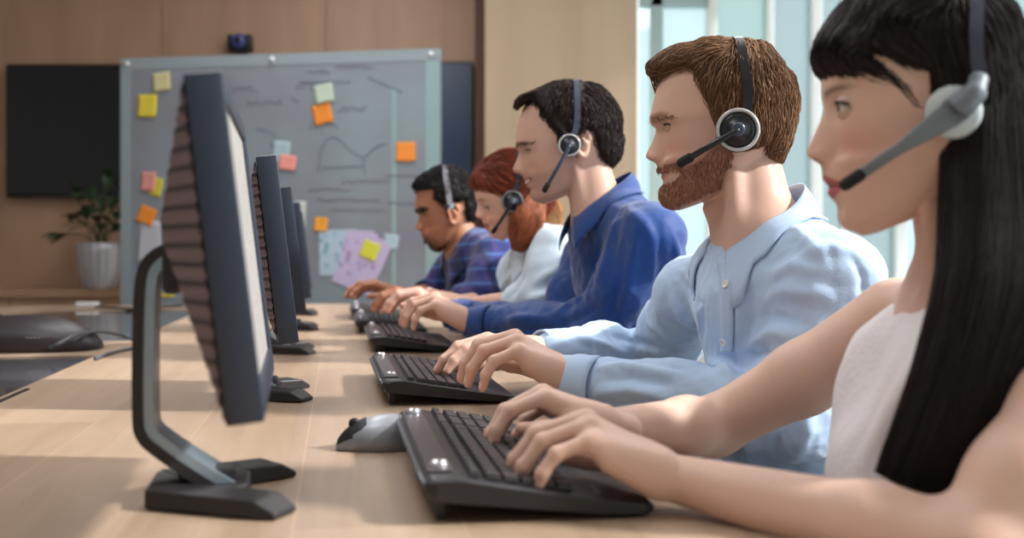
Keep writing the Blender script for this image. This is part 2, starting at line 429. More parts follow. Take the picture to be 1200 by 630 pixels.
    def lids(s, lid, lowlid):
        out = []
        for sd in (1, -1):
            c = A(s.eyef-.0098, sd*.0305, s.eye[1])
            for (a0, a1) in ((lid, 85), (lowlid, -85)):
                n, m = 10, 26; V = []; mid = (lid+lowlid)/2
                for R in (.0136*s.ek, .0120*s.ek):
                    for i in range(n+1):
                        for j in range(m+1):
                            azd = -98+196*j/m; op = max(0, math.cos(math.radians(min(90, abs(azd)*90/78))))**.7; e0 = mid+(a0-mid)*op
                            el = math.radians(e0+(a1-e0)*i/n); az = math.radians(azd)
                            V.append(c+R*A(math.cos(az)*math.cos(el), math.sin(az)*math.cos(el), math.sin(el)))
                V = np.array(V); k = (n+1)*(m+1); F = []
                for i in range(n):
                    for j in range(m):
                        q = i*(m+1)+j; F.append((q, q+1, q+m+2, q+m+1)); F.append((k+q, k+q+m+1, k+q+m+2, k+q+1))
                for j in range(m): F.append((j, k+j, k+j+1, j+1)); q = n*(m+1)+j; F.append((q, q+1, k+q+1, k+q))
                out.append((s.world(V), np.array(F)))
        return out
    def ear(s, px, py, lat=.068, h=.062, w=.034):    # a cupped ear on either side
        out = []; p = s.loc(s.side_loc(px, py, lat))
        for sd in (1, -1):
            S = SDF(); pts = []; rim = []
            for i in range(15):
                a = math.radians(-215+ i*295/14); rx = w*.46*(1.0 if math.sin(a) > 0 else .72)
                pts.append(A(p[0]-math.cos(a)*-rx*-1, sd*(lat+.006+.010*(.5-.5*math.cos(a-.3))), p[2]+math.sin(a)*h*.44))
            S.chain([s.world(q) for q in pts], [.0042]*15, .004)
            S.ell(s.world(A(p[0]+.002, sd*(lat+.001), p[2])), (s.F, s.N, s.U), (w*.42, .007, h*.40), .004)
            S.cone(s.world(A(p[0]+.004, sd*(lat+.004), p[2]-h*.34)), s.world(A(p[0]+.005, sd*(lat+.005), p[2]-h*.43)), .006, .0055, .004)
            S.chain([s.world(A(p[0]+.000, sd*(lat+.010), p[2]+h*.16)), s.world(A(p[0]-.007, sd*(lat+.012), p[2]+.0)), s.world(A(p[0]-.001, sd*(lat+.008), p[2]-h*.22))], [.003]*3, .004)
            S.cone(s.world(A(p[0]+.009, sd*(lat+.002), p[2]+.003)), s.world(A(p[0]+.009, sd*(lat+.003), p[2]-.005)), .0045, .004, .004)
            V, F = S.mesh(.0015, .012); out.append((V, fixn(V, F)))
        return out
def setcol(me, cols):
    a = me.color_attributes.new('Col', 'FLOAT_COLOR', 'POINT'); c = np.ones((len(me.vertices), 4), np.float32); c[:, :3] = np.asarray(cols, np.float32)[:, :3]
    a.data.foreach_set('color', c.ravel())
def inpoly(x, y, poly):
    poly = np.asarray(poly, float); ins = np.zeros(x.shape, bool); dist = np.full(x.shape, 1e9); n = len(poly)
    for i in range(n):
        x0, y0 = poly[i]; x1, y1 = poly[(i+1) % n]
        c = ((y0 > y) != (y1 > y)); xx = (x1-x0)*(y-y0)/((y1-y0) if y1 != y0 else 1e-9)+x0; ins ^= c & (x < xx)
        dx, dy = x1-x0, y1-y0; L = max(dx*dx+dy*dy, 1e-12); t = np.clip(((x-x0)*dx+(y-y0)*dy)/L, 0, 1)
        dist = np.minimum(dist, np.hypot(x-x0-t*dx, y-y0-t*dy))
    return ins, np.where(ins, dist, -dist)
def strand_mesh(paths, radii, cols, seg=3):
    V = []; F = []; K = []; b = 0
    for pts, r, c in zip(paths, radii, cols):
        pts = np.asarray(pts); n = len(pts); t = np.gradient(pts, axis=0); t /= np.maximum(np.linalg.norm(t, axis=1), 1e-9)[:, None]
        ref = A(.3, .2, .93) if abs(t[0] @ A(.3, .2, .93)) < .9 else A(1, 0, 0)
        a = np.cross(t, ref); a /= np.maximum(np.linalg.norm(a, axis=1), 1e-9)[:, None]; bb = np.cross(t, a)
        rr = r*np.sin(np.pi*(.18+.80*np.linspace(0, 1, n)))**.6
        for i in range(n):
            for k in range(seg):
                th = 2*math.pi*k/seg; V.append(pts[i]+rr[i]*(math.cos(th)*a[i]+math.sin(th)*bb[i])); K.append(c)
        for i in range(n-1):
            for k in range(seg): F.append((b+i*seg+k, b+i*seg+(k+1) % seg, b+(i+1)*seg+(k+1) % seg, b+(i+1)*seg+k))
        b += n*seg
    me = mesh_np(np.array(V), np.array(F)); setcol(me, K); return me
def hair(h, parent, poly, outline, col, guides, n=2500, L=.05, r=.0011, side=.010, rand=.25, mathair=None, lift=.0015, steps=6, jit=.25, name='hair'):
    """poly: side-view hair area in pixels; outline: traced hair silhouette (pixels), poly and outline in the head's plane"""
    G = h.G; f, l, u = G[..., 0], G[..., 1], G[..., 2]
    pp = np.array([h.pl(*p) for p in poly]); oo = np.array([h.pl(*p) for p in outline])
    ins, sd = inpoly(f, u, pp)
    cf = A(f.mean()-.005, h.eye[1]+.015)
    def rad_of(F_, U_, pts):                         # radius of a closed outline per direction
        ang = np.arctan2(pts[:, 1]-cf[1], pts[:, 0]-cf[0]); rr = np.hypot(pts[:, 0]-cf[0], pts[:, 1]-cf[1]); o = np.argsort(ang)
        q = np.arctan2(U_-cf[1], F_-cf[0]); return np.interp(q, ang[o], rr[o], period=2*math.pi)
    sk = np.vstack([h.front[:6], h.back[::-1][:13]])
    skull = np.vstack([G[:, 0][:, [0, 2]], G[::-1, 90][:, [0, 2]]])
    th = rad_of(f, u, oo)-rad_of(f, u, skull)
    V0 = h.world(G.reshape(-1, 3)); nt = h.nt; R = len(G)
    i, j = np.meshgrid(np.arange(R-1), np.arange(nt), indexing='ij'); Fq = np.stack([i*nt+j, i*nt+(j+1) % nt, (i+1)*nt+(j+1) % nt, (i+1)*nt+j], -1).reshape(-1, 4)
    N = normals(V0, Fq); ctr = h.world(A(cf[0], 0, cf[1]))
    if (np.einsum('ij,ij->i', N, V0-ctr)).mean() < 0: N = -N; Fq = Fq[:, ::-1].copy()
    w = np.clip(1-np.abs(l)/.075, 0, 1)**.5
    t = side*(1-w)+np.clip(th, .002, .05)*w
    t = t*ss(-.001, .010, sd)-.0035*(1-ss(-.003, .004, sd))
    # the offset is taken radially at the midline so that the traced silhouette is met
    rad = V0-ctr; rad /= np.linalg.norm(rad, axis=1)[:, None]; wv = w.reshape(-1, 1)
    dirs = N*(1-wv)+rad*wv; dirs /= np.linalg.norm(dirs, axis=1)[:, None]
    t = t.reshape(-1)
    for q in range(len(V0)):
        if t[q] > .002: t[q] += .0022*noise.noise(Vector(V0[q]*70))*min(1, t[q]/.008)
    V = V0+dirs*t[:, None]
    keep = (sd.reshape(-1) > -.006)
    Fk = Fq[keep[Fq].all(1)]
    use = np.unique(Fk); mp = np.full(len(V), -1); mp[use] = np.arange(len(use)); Vk = V[use]; Fk = mp[Fk]
    m = mathair
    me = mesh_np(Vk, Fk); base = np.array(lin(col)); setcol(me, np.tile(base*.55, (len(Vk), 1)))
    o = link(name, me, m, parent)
    bvh = bvh_of(Vk, Fk)
    tk = t[use]; cand = np.where(tk > .001)[0]
    gp = np.array([h.pl(g[0], g[1]) for g in guides]); gd = np.array([[-g[2], -g[3]] for g in guides], float)  # pixel direction -> (forward, up)
    gd /= np.linalg.norm(gd, axis=1)[:, None]; glen = np.array([g[4] if len(g) > 4 else 1. for g in guides])
    paths = []; rs = []; cs = []
    for _ in range(n):
        q = random.choice(cand); p = Vk[q].copy(); pts = []
        Lq = h.loc(p); w2 = 1/((gp[:, 0]-Lq[0])**2+(gp[:, 1]-Lq[2])**2+1e-5)**1.5; ln = (w2@glen)/w2.sum()*L*random.uniform(.6, 1.25)
        tilt = random.gauss(0, jit); off = random.uniform(0, 1)
        st = steps; ok = True
        for k in range(st):
            hq = bvh.find_nearest(Vector(p))
            if hq[0] is None: break
            nr = np.array(hq[1]); base_p = np.array(hq[0])
            if k and (base_p-p)@(base_p-p) > (.02)**2: break
            arch = math.sin(math.pi*k/(st-1))
            pt = base_p+nr*(lift*(.3+off)*(.4+arch)); pts.append(pt)
            Lq = h.loc(pt); w2 = 1/((gp[:, 0]-Lq[0])**2+(gp[:, 1]-Lq[2])**2+1e-5)**1.5; g2 = (w2[:, None]*gd).sum(0)/w2.sum()
            ca, sa = math.cos(tilt), math.sin(tilt); g2 = A(g2[0]*ca-g2[1]*sa, g2[0]*sa+g2[1]*ca)
            d = h.F*g2[0]+h.U*g2[1]+h.N*random.gauss(0, rand)*.2; d = d-nr*(d@nr)
            nd = np.linalg.norm(d)
            if nd < 1e-3: break
            p = base_p+d/nd*(ln/st)
        if len(pts) < 3: continue
        paths.append(pts); rs.append(r*random.uniform(.6, 1.3)); cs.append(base*random.uniform(.55, 1.45))
    sm = strand_mesh(paths, rs, cs)
    link('hair_strands', sm, m, o)
    return o
def whiskers(h, parent, name, poly, col, m, n, L, r, d=(.1, -1), lat=None, sign=0):
    if name == 'eyebrow' and not sign:
        for s_ in (1, -1): whiskers(h, parent, name, poly, col, m, n//2, L, r, d, lat, s_)
        return
    G = h.G; f, l, u = G[..., 0], G[..., 1], G[..., 2]; pp = np.array([h.pl(*p) for p in poly]); ins, sd = inpoly(f, u, pp)
    V0 = h.world(G.reshape(-1, 3)); nt = h.nt; R = len(G)
    i, j = np.meshgrid(np.arange(R-1), np.arange(nt), indexing='ij'); Fq = np.stack([i*nt+j, i*nt+(j+1) % nt, (i+1)*nt+(j+1) % nt, (i+1)*nt+j], -1).reshape(-1, 4)
    N = normals(V0, Fq)
    if np.einsum('ij,ij->i', N, V0-h.c).mean() < 0: N = -N
    ok = ins if lat is None else ins & (np.abs(l) > lat[0]) & (np.abs(l) < lat[1])
    if sign: ok = ok & (l*sign > 0)
    A_ = np.zeros(len(V0)); ar = np.linalg.norm(np.cross(V0[Fq[:, 1]]-V0[Fq[:, 0]], V0[Fq[:, 3]]-V0[Fq[:, 0]]), axis=1); A_[Fq[:, 0]] = ar
    pw = A_*ok.reshape(-1)
    if pw.sum() <= 0: return
    q = rng.choice(len(V0), n, p=pw/pw.sum()); base = np.array(lin(col)); paths = []; cs = []
    for k in q:
        p = V0[k]+rng.normal(0, .0008, 3); nn = N[k]; dd = h.F*(d[0]+random.gauss(0, .35))+h.U*(d[1]+random.gauss(0, .25)); dd = dd-nn*(dd@nn); dd = unit(dd)
        ln = L*random.uniform(.6, 1.2)
        paths.append([p, p+dd*ln*.5+nn*ln*.18, p+dd*ln+nn*ln*.22]); cs.append(base*random.uniform(.6, 1.4))
    return link(name, strand_mesh(paths, [r]*len(paths), cs), m, parent)
# ------------------------------------------------------------------ skin painting
def paint(h, V, tone, nails, lip=(170, 95, 90), blush=1., brow=None, stubble=None, beard=None, hairless=None):
    base = np.array(lin(tone)); col = np.tile(base, (len(V), 1)); L = h.loc(V)
    red = np.array(lin((205, 110, 90)))
    near = (np.abs(L) < A(.16, .1, .16)).all(1); ids = np.where(near)[0]
    tv = np.zeros(len(V)); thv = np.zeros(len(V), int)
    for i in ids:
        q = h.kd.find(Vector(V[i])); tv[i] = q[1]//h.nt/NR; thv[i] = q[1] % h.nt
        if q[2] > .02: tv[i] = -1
    f, l, u = L[:, 0], np.abs(L[:, 1]), L[:, 2]; frt = near & (tv > 0) & (f > -.02)
    def mixin(mask, c, a):
        a = np.clip(a*mask, 0, 1)[:, None]; col[:] = col*(1-a)+np.array(c)*a
    ef, eu = h.eye
    ck = np.exp(-((l-.042)/.02)**2-((u-eu+.036)/.02)**2); mixin(frt, red, ck*.22*blush)
    tipu = h.front[8][1]; ns = np.exp(-(l/.02)**2-((u-tipu)/.014)**2); mixin(frt, red, ns*.25)
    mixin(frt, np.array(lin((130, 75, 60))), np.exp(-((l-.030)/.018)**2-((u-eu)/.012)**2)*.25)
    mu = h.front[11][1]+h.smile*l
    up, lo = h.front[10][1], h.front[12][1]; m0 = h.front[11][1]; hu = max(up-m0, .004)*1.35; hl = max(m0-lo, .004)*1.75
    wdt = .026; env = np.sqrt(np.clip(1-(l/wdt)**2, 0, 1)); lipm = ((u > mu-hl*env) & (u < mu+hu*env) & (l < wdt) & (f > h.front[11][0]-.022)).astype(float)
    mixin(frt, lin(lip), lipm*.85)
    mixin(frt, lin((70, 30, 28)), (np.abs(u-mu) < .0012)*(l < .025)*(f > h.front[11][0]-.02)*.8)
    nos = np.exp(-((l-.0075)/.0035)**2-((f-(h.front[9][0]*.6+h.front[8][0]*.4))/.005)**2)*(np.abs(u-h.front[9][1]) < .006); mixin(frt, lin((60, 25, 20)), nos*.8)
    if brow:
        c, u0, slope, th = brow; fall = ss(.010, .016, l)*(1-ss(.038, .056, l)); uu = u0+h.eye[1]+slope*(l-.03)-6*(l-.034)**2*1.; a = np.exp(-((u-uu)/th)**2)*fall; mixin(frt, lin(c), a*.75)
    for pol, c, amt, sof in (stubble or []):
        pp = np.array([h.pl(*p) for p in pol]); ins, sd = inpoly(f, u, pp); mixin(near & (tv > 0), lin(c), ss(-sof, sof, sd)*amt*(1-lipm))
    for p, d in nails:
        dd = np.linalg.norm(V-p, axis=1); mixin(dd < .0065, lin((225, 190, 175)), 1-ss(.0035, .0065, dd)); mixin((dd >= .006) & (dd < .022), red, .22*(1-ss(.008, .022, dd)))
    return col
# ------------------------------------------------------------------ world, camera
w = bpy.data.worlds.new('world'); bpy.context.scene.world = w; w.use_nodes = True
wn = w.node_tree.nodes; bg = wn['Background']
bg.inputs['Color'].default_value = (*lin((222, 229, 230)), 1); bg.inputs['Strength'].default_value = 1.6
cam = bpy.data.cameras.new('camera'); co = bpy.data.objects.new('camera', cam); C.objects.link(co)
co.location = (0, 0, CAMZ); co.rotation_euler = (math.pi/2, 0, 0); cam.sensor_width = 36; cam.lens = 36*FP/1200
cam.shift_y = (HY-315)/1200; cam.clip_start = .05
cam.dof.use_dof = True; cam.dof.focus_distance = 1.62; cam.dof.aperture_fstop = 3.7
bpy.context.scene.camera = co
sc = bpy.context.scene; sc.view_settings.view_transform = 'Standard'; sc.view_settings.look = 'None'; sc.view_settings.exposure = .12; sc.view_settings.gamma = 1
def light(name, kind, energy, col, loc, direction, **kw):
    l = bpy.data.lights.new(name, kind); l.energy = energy; l.color = col; o = bpy.data.objects.new(name, l); C.objects.link(o); o.location = loc
    o.rotation_euler = Vector(direction).to_track_quat('-Z', 'Y').to_euler()
    for k, v in kw.items(): setattr(l, k, v)
    return o
light('sun', 'SUN', 5.4, (1, .97, .93), (6, .5, 5), (-.82, .10, -.56), angle=.07)
#@@ROOM
#@@DESK
#@@PEOPLE
# ------------------------------------------------------------------ the room
WD = 6.4                                             # distance of the back wall
wallw = wood('panel_wood', (172, 138, 114), (190, 156, 130), (5, 5, .6), .5, plank=None)
colw = wood('column_wood', (180, 158, 130), (194, 172, 144), (5, 5, .5), .5)
dark = mat('dark_reveal', (70, 42, 34), .7)
def wall_panels(): pass
x565 = P(563, 0, WD)[0]
b = MB(); xs = [-4.6, P(-8, 0, WD)[0], P(190, 0, WD)[0], P(382, 0, WD)[0], P(560, 0, WD)[0]]
for a, c in zip(xs[:-1], xs[1:]): b.box((a+.002, WD, 0), (c-.002, WD+.04, 3.2))
b.box((-4.6, WD+.03, 0), (P(570, 0, WD)[0], WD+.12, 3.2))
tag(b.build('wall_back', wallw), kind='structure')
b = MB(); b.box((P(557, 0, WD)[0], WD-.10, 0), (P(572, 0, WD)[0], WD+.1, 3.2)); tag(b.build('trim_1', mat('reveal_wood', (104, 72, 58), .6)), kind='structure')
dcol = 6.0; b = MB()
xa, xb = P(568, 0, dcol)[0], P(747, 0, dcol)[0]
n = 1
for i in range(n): b.box((xa+(xb-xa)*i/n+.0015, dcol, 0), (xa+(xb-xa)*(i+1)/n-.0015, dcol+.03, 3.2))
b.box((xa+.001, dcol+.02, 0), (xb-.001, WD+.12, 3.2)); tag(b.build('wall_column', colw), kind='structure')
fm = wood('floor_carpet', (120, 112, 104), (136, 128, 120), (6, 6, 6), .9)
b = MB(); b.box((-4.6, -.6, -.06), (5.5, 8.0, 0)); tag(b.build('floor', fm), kind='structure')
# the glazed wall to the right of the column
wf = mat('white_frame', (238, 244, 244), .4); tf = mat('teal_frame', (172, 200, 204), .4)
def glass_mat(name, col, tint, rough=.05):
    m = bpy.data.materials.new(name); m.use_nodes = True; n = m.node_tree.nodes; L = m.node_tree.links.new
    n.remove(n['Principled BSDF']); t = n.new('ShaderNodeBsdfTransparent'); t.inputs['Color'].default_value = (*lin(tint), 1)
    g = n.new('ShaderNodeBsdfGlossy'); g.inputs['Roughness'].default_value = rough; g.inputs['Color'].default_value = (*lin(col), 1)
    d = n.new('ShaderNodeBsdfTranslucent'); d.inputs['Color'].default_value = (*lin(col), 1)
    mx = n.new('ShaderNodeMixShader'); mx.inputs[0].default_value = .06; m2 = n.new('ShaderNodeMixShader'); m2.inputs[0].default_value = .25
    L(t.outputs[0], m2.inputs[1]); L(d.outputs[0], m2.inputs[2]); L(m2.outputs[0], mx.inputs[1]); L(g.outputs[0], mx.inputs[2]); L(mx.outputs[0], n['Material Output'].inputs[0]); return m
clear = glass_mat('clear_glass', (225, 240, 240), (236, 246, 248)); frost = glass_mat('frosted_glass', (206, 222, 220), (214, 228, 226), .3); grey = glass_mat('tinted_glass', (204, 216, 218), (212, 222, 224), .3)
def X(px, d=WD+.1): return P(px, 0, d)[0]
GW = WD+.1
def window(nm, p0, p1, gm, z0=.0, z1=3.2, bars=()):
    e = empty(nm, ((X(p0)+X(p1))/2, GW, 0)); e['kind'] = 'structure'
    b = MB()
    for (a, c, u, v) in bars: b.box((X(a)-e.location.x, -.04, u), (X(c)-e.location.x, .04, v))
    o = b.build('window_frame', tf if nm == 'window_1' else wf, e, bevel=.004); 
    b = MB(); b.box((X(p0)-e.location.x, -.008, z0), (X(p1)-e.location.x, .008, z1)); b.build('pane', gm, e)
    return e
def Zp(py): return CAMZ+(HY-py)*GW/FP
window('window_1', 749, 829, clear, bars=[(762, 776, .05, 3.2), (749, 828, Zp(9), Zp(-4)), (749, 828, Zp(-60), Zp(-70)), (749, 828, 0, .1)])
window('window_2', 838, 896, frost, bars=[(858, 862, 2.9, 3.2), (836, 898, 0, .1)])
window('window_3', 904, 948, grey, bars=[(904, 948, 0, .1)])
window('window_4', 960, 1046, grey, bars=[(960, 1046, 0, .1), (985, 992, 0, 3.2)])
window('window_5', 1058, 1150, clear, bars=[(1058, 1150, 0, .1), (1090, 1094, 0, 3.2)])
window('window_6', 1162, 1300, frost, bars=[(1162, 1300, 0, .1)])
k = 2
for (a, c) in ((828, 838), (896, 904), (948, 960), (1046, 1058), (1150, 1162), (1300, 1310)):
    b = MB(); b.box((X(a), GW-.07, 0), (X(c), GW+.07, 3.2)); tag(b.build('trim_%d' % k, wf, bevel=.006), kind='structure'); k += 1
b = MB(); b.box((X(749), GW-.35, Zp(356)), (X(1300), GW-.05, Zp(346))); tag(b.build('trim_%d' % k, mat('white_sill', (236, 240, 240), .4), bevel=.006), kind='structure'); k += 1
b = MB(); b.box((X(749), GW-.07, 0), (X(1300), GW-.0, Zp(356))); tag(b.build('wall_right', mat('low_wall', (214, 222, 224), .6)), kind='structure')
# ground and a pale building outside the glass
b = MB(); b.box((-1, 8.1, -.3), (14, 24, -.1)); tag(b.build('ground', mat('outdoor_paving', (196, 202, 204), .9)), kind='structure')
# wall ledge with the plant
ld = 6.05; z1 = CAMZ-(337-HY)*ld/FP
b = MB(); b.box((-4.2, ld-.12, z1-.05), (-1.95, WD-.004, z1)); o = b.build('ledge_top', wood('ledge_wood', (168, 132, 104), (184, 148, 118), (1, 6, 6), .4), None, bevel=.003)
e = empty('credenza', (-3, ld, 0)); tag(e, 'low wooden credenza running along the back wall under the left television', 'cabinet')
o.parent = e; o.matrix_parent_inverse = Matrix.Translation(-Vector(e.location)); o.name = 'top'
for i in range(3):
    b = MB(); x = -4.18+i*.74; b.box((x+.004, ld-.09, .06), (x+.736, ld-.07, z1-.055)); q = b.build('door', wallw, e, bevel=.002); q.matrix_parent_inverse = Matrix.Translation(-Vector(e.location))
b = MB(); b.box((-4.2, ld-.07, 0), (-1.95, WD-.006, z1-.05)); q = b.build('carcass', wallw, e); q.matrix_parent_inverse = Matrix.Translation(-Vector(e.location))
# televisions
scr = mat('tv_glass', (22, 24, 32), .16, spec=.6); bez = mat('tv_bezel', (14, 15, 18), .35)
scr2 = mat('tv_glass_bluish', (56, 74, 100), .25)
def tv(p0, p1, q0, q1, lab, m):
    d = WD-.07; a = P(p0, q1, d); c = P(p1, q0, d); e = empty('television', ((a[0]+c[0])/2, d, a[2])); tag(e, lab, 'television')
    w_, h_ = (c[0]-a[0])/2, c[2]-a[2]
    b = MB(); b.box((-w_, 0, 0), (w_, .045, h_)); b.build('casing', bez, e, bevel=.004)
    b = MB(); b.box((-w_+.014, -.003, .02), (w_-.014, .006, h_-.014)); b.build('screen', m, e)
    b = MB(); b.box((-w_*.4, .045, h_*.3), (w_*.4, .069, h_*.7)); b.build('wall_bracket', bez, e)
tv(7, 272, 75, 231, 'black flat television on the wood wall, left of the glass board', scr)
tv(284, 555, 72, 228, 'dark blue-grey flat television showing past the right edge of the glass board', scr2)
# conference camera
p = P(281, 59, WD-.06); e = empty('conference_camera', p); tag(e, 'small black conference camera with a blue lens above the glass board', 'camera')
b = MB(); b.box((-.068, -.02, 0), (.068, .05, .022)); b.box((-.066, -.03, .02), (-.036, .05, .088)); b.box((.036, -.03, .02), (.066, .05, .088)); b.build('housing', mat('black_plastic', (24, 25, 30), .4), e, bevel=.006)
b = MB(); b.lathe([(.001, .035), (.038, .034), (.042, .02), (.042, -.03), (.001, -.03)], (0, -.01, .05), (0, -1, 0)); b.build('lens_barrel', mat('blue_metal', (70, 78, 140), .3), e, smooth=True)
b = MB(); b.lathe([(.001, .040), (.014, .039), (.018, .036), (.018, .03)], (0, -.01, .05), (0, -1, 0)); b.build('lens', mat('lens_glass', (8, 8, 14), .1), e, smooth=True)
b = MB(); b.box((-.03, -.01, -.02), (.03, .06, 0)); b.build('mount', mat('black_plastic', (24, 25, 30), .4), e)
# glass board
BL, BR = P(142, 350, 5.42), P(517, 350, 5.14)
bu = unit(BR-BL); bw = np.linalg.norm(BR-BL); zt = CAMZ+(294-63)*5.28/FP; zb = .55
bn = A(bu[1], -bu[0], 0); byaw = math.atan2(bu[1], bu[0])
e = empty('glass_board', (BL+BR)/2*A(1, 1, 0), byaw); tag(e, 'large grey glass writing board with faint purple marker notes', 'whiteboard')
def board_mat():
    m = bpy.data.materials.new('board_glass'); m.use_nodes = True; nt = m.node_tree; n = nt.nodes; L = nt.links.new; b = n['Principled BSDF']
    b.inputs['Roughness'].default_value = .22; b.inputs['Specular IOR Level'].default_value = .35
    tc = n.new('ShaderNodeTexCoord'); nz = n.new('ShaderNodeTexNoise'); nz.inputs['Scale'].default_value = 1.6; nz.inputs['Detail'].default_value = 2
    L(tc.outputs['Object'], nz.inputs['Vector']); cr = n.new('ShaderNodeValToRGB'); cr.color_ramp.elements[0].position = .35; cr.color_ramp.elements[1].position = .65
    cr.color_ramp.elements[0].color = (*lin((136, 138, 150)), 1); cr.color_ramp.elements[1].color = (*lin((146, 162, 170)), 1)
    L(nz.outputs['Fac'], cr.inputs['Fac'])
    L(cr.outputs['Color'], b.inputs['Base Color']); return m
bm_ = board_mat()
hw = bw/2
b = MB(); b.box((-hw, -.004, zb), (hw, .004, zt)); b.build('glass_sheet', bm_, e, bevel=.001)
edge = mat('board_edge', (150, 164, 172), .35)
b = MB(); b.box((-hw, -.0065, zb), (-hw+.052, -.0042, zt-.055)); b.build('edge_strip', edge, e)
b = MB(); b.box((hw-.072, -.0065, zb), (hw-.008, -.0042, zt-.055)); b.build('edge_strip', mat('board_edge_teal', (150, 178, 182), .35), e)
b = MB(); b.box((-hw, -.0065, zt-.055), (hw, -.0042, zt)); b.build('edge_strip', edge, e)
b = MB(); b.box((hw-.235, -.0055, zb), (hw-.215, -.0042, zt-.18)); b.build('edge_strip', mat('board_edge_teal', (150, 178, 182), .35), e)
for x in (-hw+.035, -.02, hw-.045):
    b = MB(); b.lathe([(.001, .012), (.010, .012), (.013, .006), (.013, 0)], (x, -.0065, zt-.028), (0, -1, 0), 20); b.build('clamp', mat('satin_chrome', (225, 228, 230), .3, metal=.3), e, smooth=True)
for x in (-hw+.12, hw-.12):
    b = MB(); b.box((x-.02, .006, 0), (x+.02, .04, zt-.05)); b.box((x-.02, -.25, 0), (x+.02, .28, .03)); b.build('stand_leg', mat('stand_grey', (120, 124, 130), .4), e, bevel=.003)
def BP(px, py, off=-.006):                            # point of the board plane at a pixel, board-local
    o = A(0, 0, CAMZ); r = P(px, py, 1.)-o; t = np.dot(BL-o, bn)/np.dot(r, bn); q = o+r*t; c = (BL+BR)/2
    return A(np.dot(q-c, bu), off, q[2])
# marker drawings: faint strokes on the sheet
ink = mat('purple_marker', (122, 118, 138), .6); ink2 = mat('blue_marker', (112, 122, 144), .6)
def stroke(paths, m, nm):
    for pa in paths:
        b = MB(); pp = catmull([BP(*q, off=-.0052) for q in pa], 4); b.tube(pp, .0028, 5); b.build(nm, m, e, smooth=True)
random.seed(3)
wr = []
for (x0, x1, y, a) in ((360, 385, 84, 3), (392, 438, 78, 3), (345, 372, 100, 4), (338, 350, 115, 6), (400, 455, 212, 2), (372, 445, 234, 2), (388, 450, 246, 2), (450, 492, 206, 2), (288, 330, 120, 4), (262, 300, 104, 3), (360, 410, 222, 2), (455, 500, 238, 2), (395, 430, 128, 3), (300, 330, 232, 2)):
    k = int((x1-x0)/2.6)+2; wr.append([(x0+(x1-x0)*i/k, y+a*random.uniform(-1, 1)) for i in range(k+1)])
stroke(wr, ink, 'marker_writing')
stroke([[(372, 200), (378, 170), (392, 160), (408, 174), (425, 184), (440, 172), (452, 168)], [(425, 184), (427, 205)], [(362, 152), (368, 140), (378, 144), (396, 148)], [(378, 196), (400, 196), (425, 194)], [(430, 90), (470, 108)], [(350, 96), (410, 96)], [(300, 150), (322, 158), (318, 172)]], ink2, 'marker_drawing')
# sticky notes
def note(px, py, w_, h_, rot, col, lab, nm='sticky_note', cat='sticky note', off=-.0085, curl=.006):
    c = BP(px, py, off); sx = 5.28/FP; W_, H_ = w_*sx/2, h_*sx/2
    V = []; F = []; n = 8
    for i in range(n+1):
        for j in range(n+1):
            a, t = -W_+2*W_*i/n, -H_+2*H_*j/n; V.append((a, -curl*((n-j)/n)**2-.0006*math.sin(i*1.3), t))
    F = [(i*(n+1)+j, (i+1)*(n+1)+j, (i+1)*(n+1)+j+1, i*(n+1)+j+1) for i in range(n) for j in range(n)]
    me = mesh_np(V, F); o = link(nm, me, mat('note_%d_%d_%d' % col, col, .8), None)
    md = o.modifiers.new('s', 'SOLIDIFY'); md.thickness = .0008
    q = A(*((BL+BR)/2))*A(1, 1, 0)+bu*c[0]+bn*(-c[1])+A(0, 0, c[2])
    o.matrix_world = Matrix.Translation(q) @ Matrix.Rotation(byaw, 4, 'Z') @ Matrix.Rotation(math.radians(rot), 4, 'Y')
    if lab: tag(o, lab, cat, 'notes stuck on the glass board')
    return o
note(188.5, 95, 22, 22, -6, (206, 200, 150), 'pale cream sticky note, topmost at the left side of the glass board')
note(172, 123, 24, 27, 2, (226, 208, 70), 'bright yellow sticky note below the cream one on the glass board')
note(174, 211.5, 18, 23, 4, (220, 150, 140), 'salmon pink sticky note left of the nearest monitor on the glass board')
note(183, 218, 16, 22, 14, (214, 204, 70), 'yellow sticky note half behind the salmon one on the glass board', off=-.0079, curl=.002)
note(176, 282, 30, 52, 5, (196, 198, 212), 'white paper sheet with faint writing under the tilted orange note', 'paper_sheet', 'paper', off=-.0077, curl=.002)
note(172, 251, 22, 21, 22, (240, 146, 54), 'tilted orange sticky note at the left of the board, over the white sheet', curl=.004)
note(379, 110, 23, 21, -10, (190, 208, 190), 'pale green sticky note high in the middle of the board')
note(377, 134, 23, 23, -14, (240, 146, 54), 'orange sticky note directly below the pale green one')
note(329, 178, 21, 25, 6, (170, 196, 206), 'light blue sticky note in the middle of the board above the pink one', curl=.003)
note(337, 190.5, 21, 17, 8, (240, 158, 150), 'pink sticky note overlapping the light blue one', off=-.0125)
note(475, 179, 23, 22, 0, (246, 150, 60), 'orange sticky note alone at the right side of the board')
note(376, 263, 16, 16, 6, (240, 166, 60), 'small orange sticky note above the teal patterned sheet')
note(351, 256, 14, 40, 3, (206, 212, 208), 'white paper strip behind the row of monitors on the board', 'paper_strip', 'paper', curl=.002)
note(190, 344, 34, 5, 0, (226, 200, 50), 'yellow paper strip low on the board seen through the monitor stand', 'paper_strip', 'paper', curl=.001)
note(458, 284, 18, 17, 8, (178, 204, 220), 'pale blue sticky note at the right corner of the purple patterned sheet', off=-.0078, curl=.002)
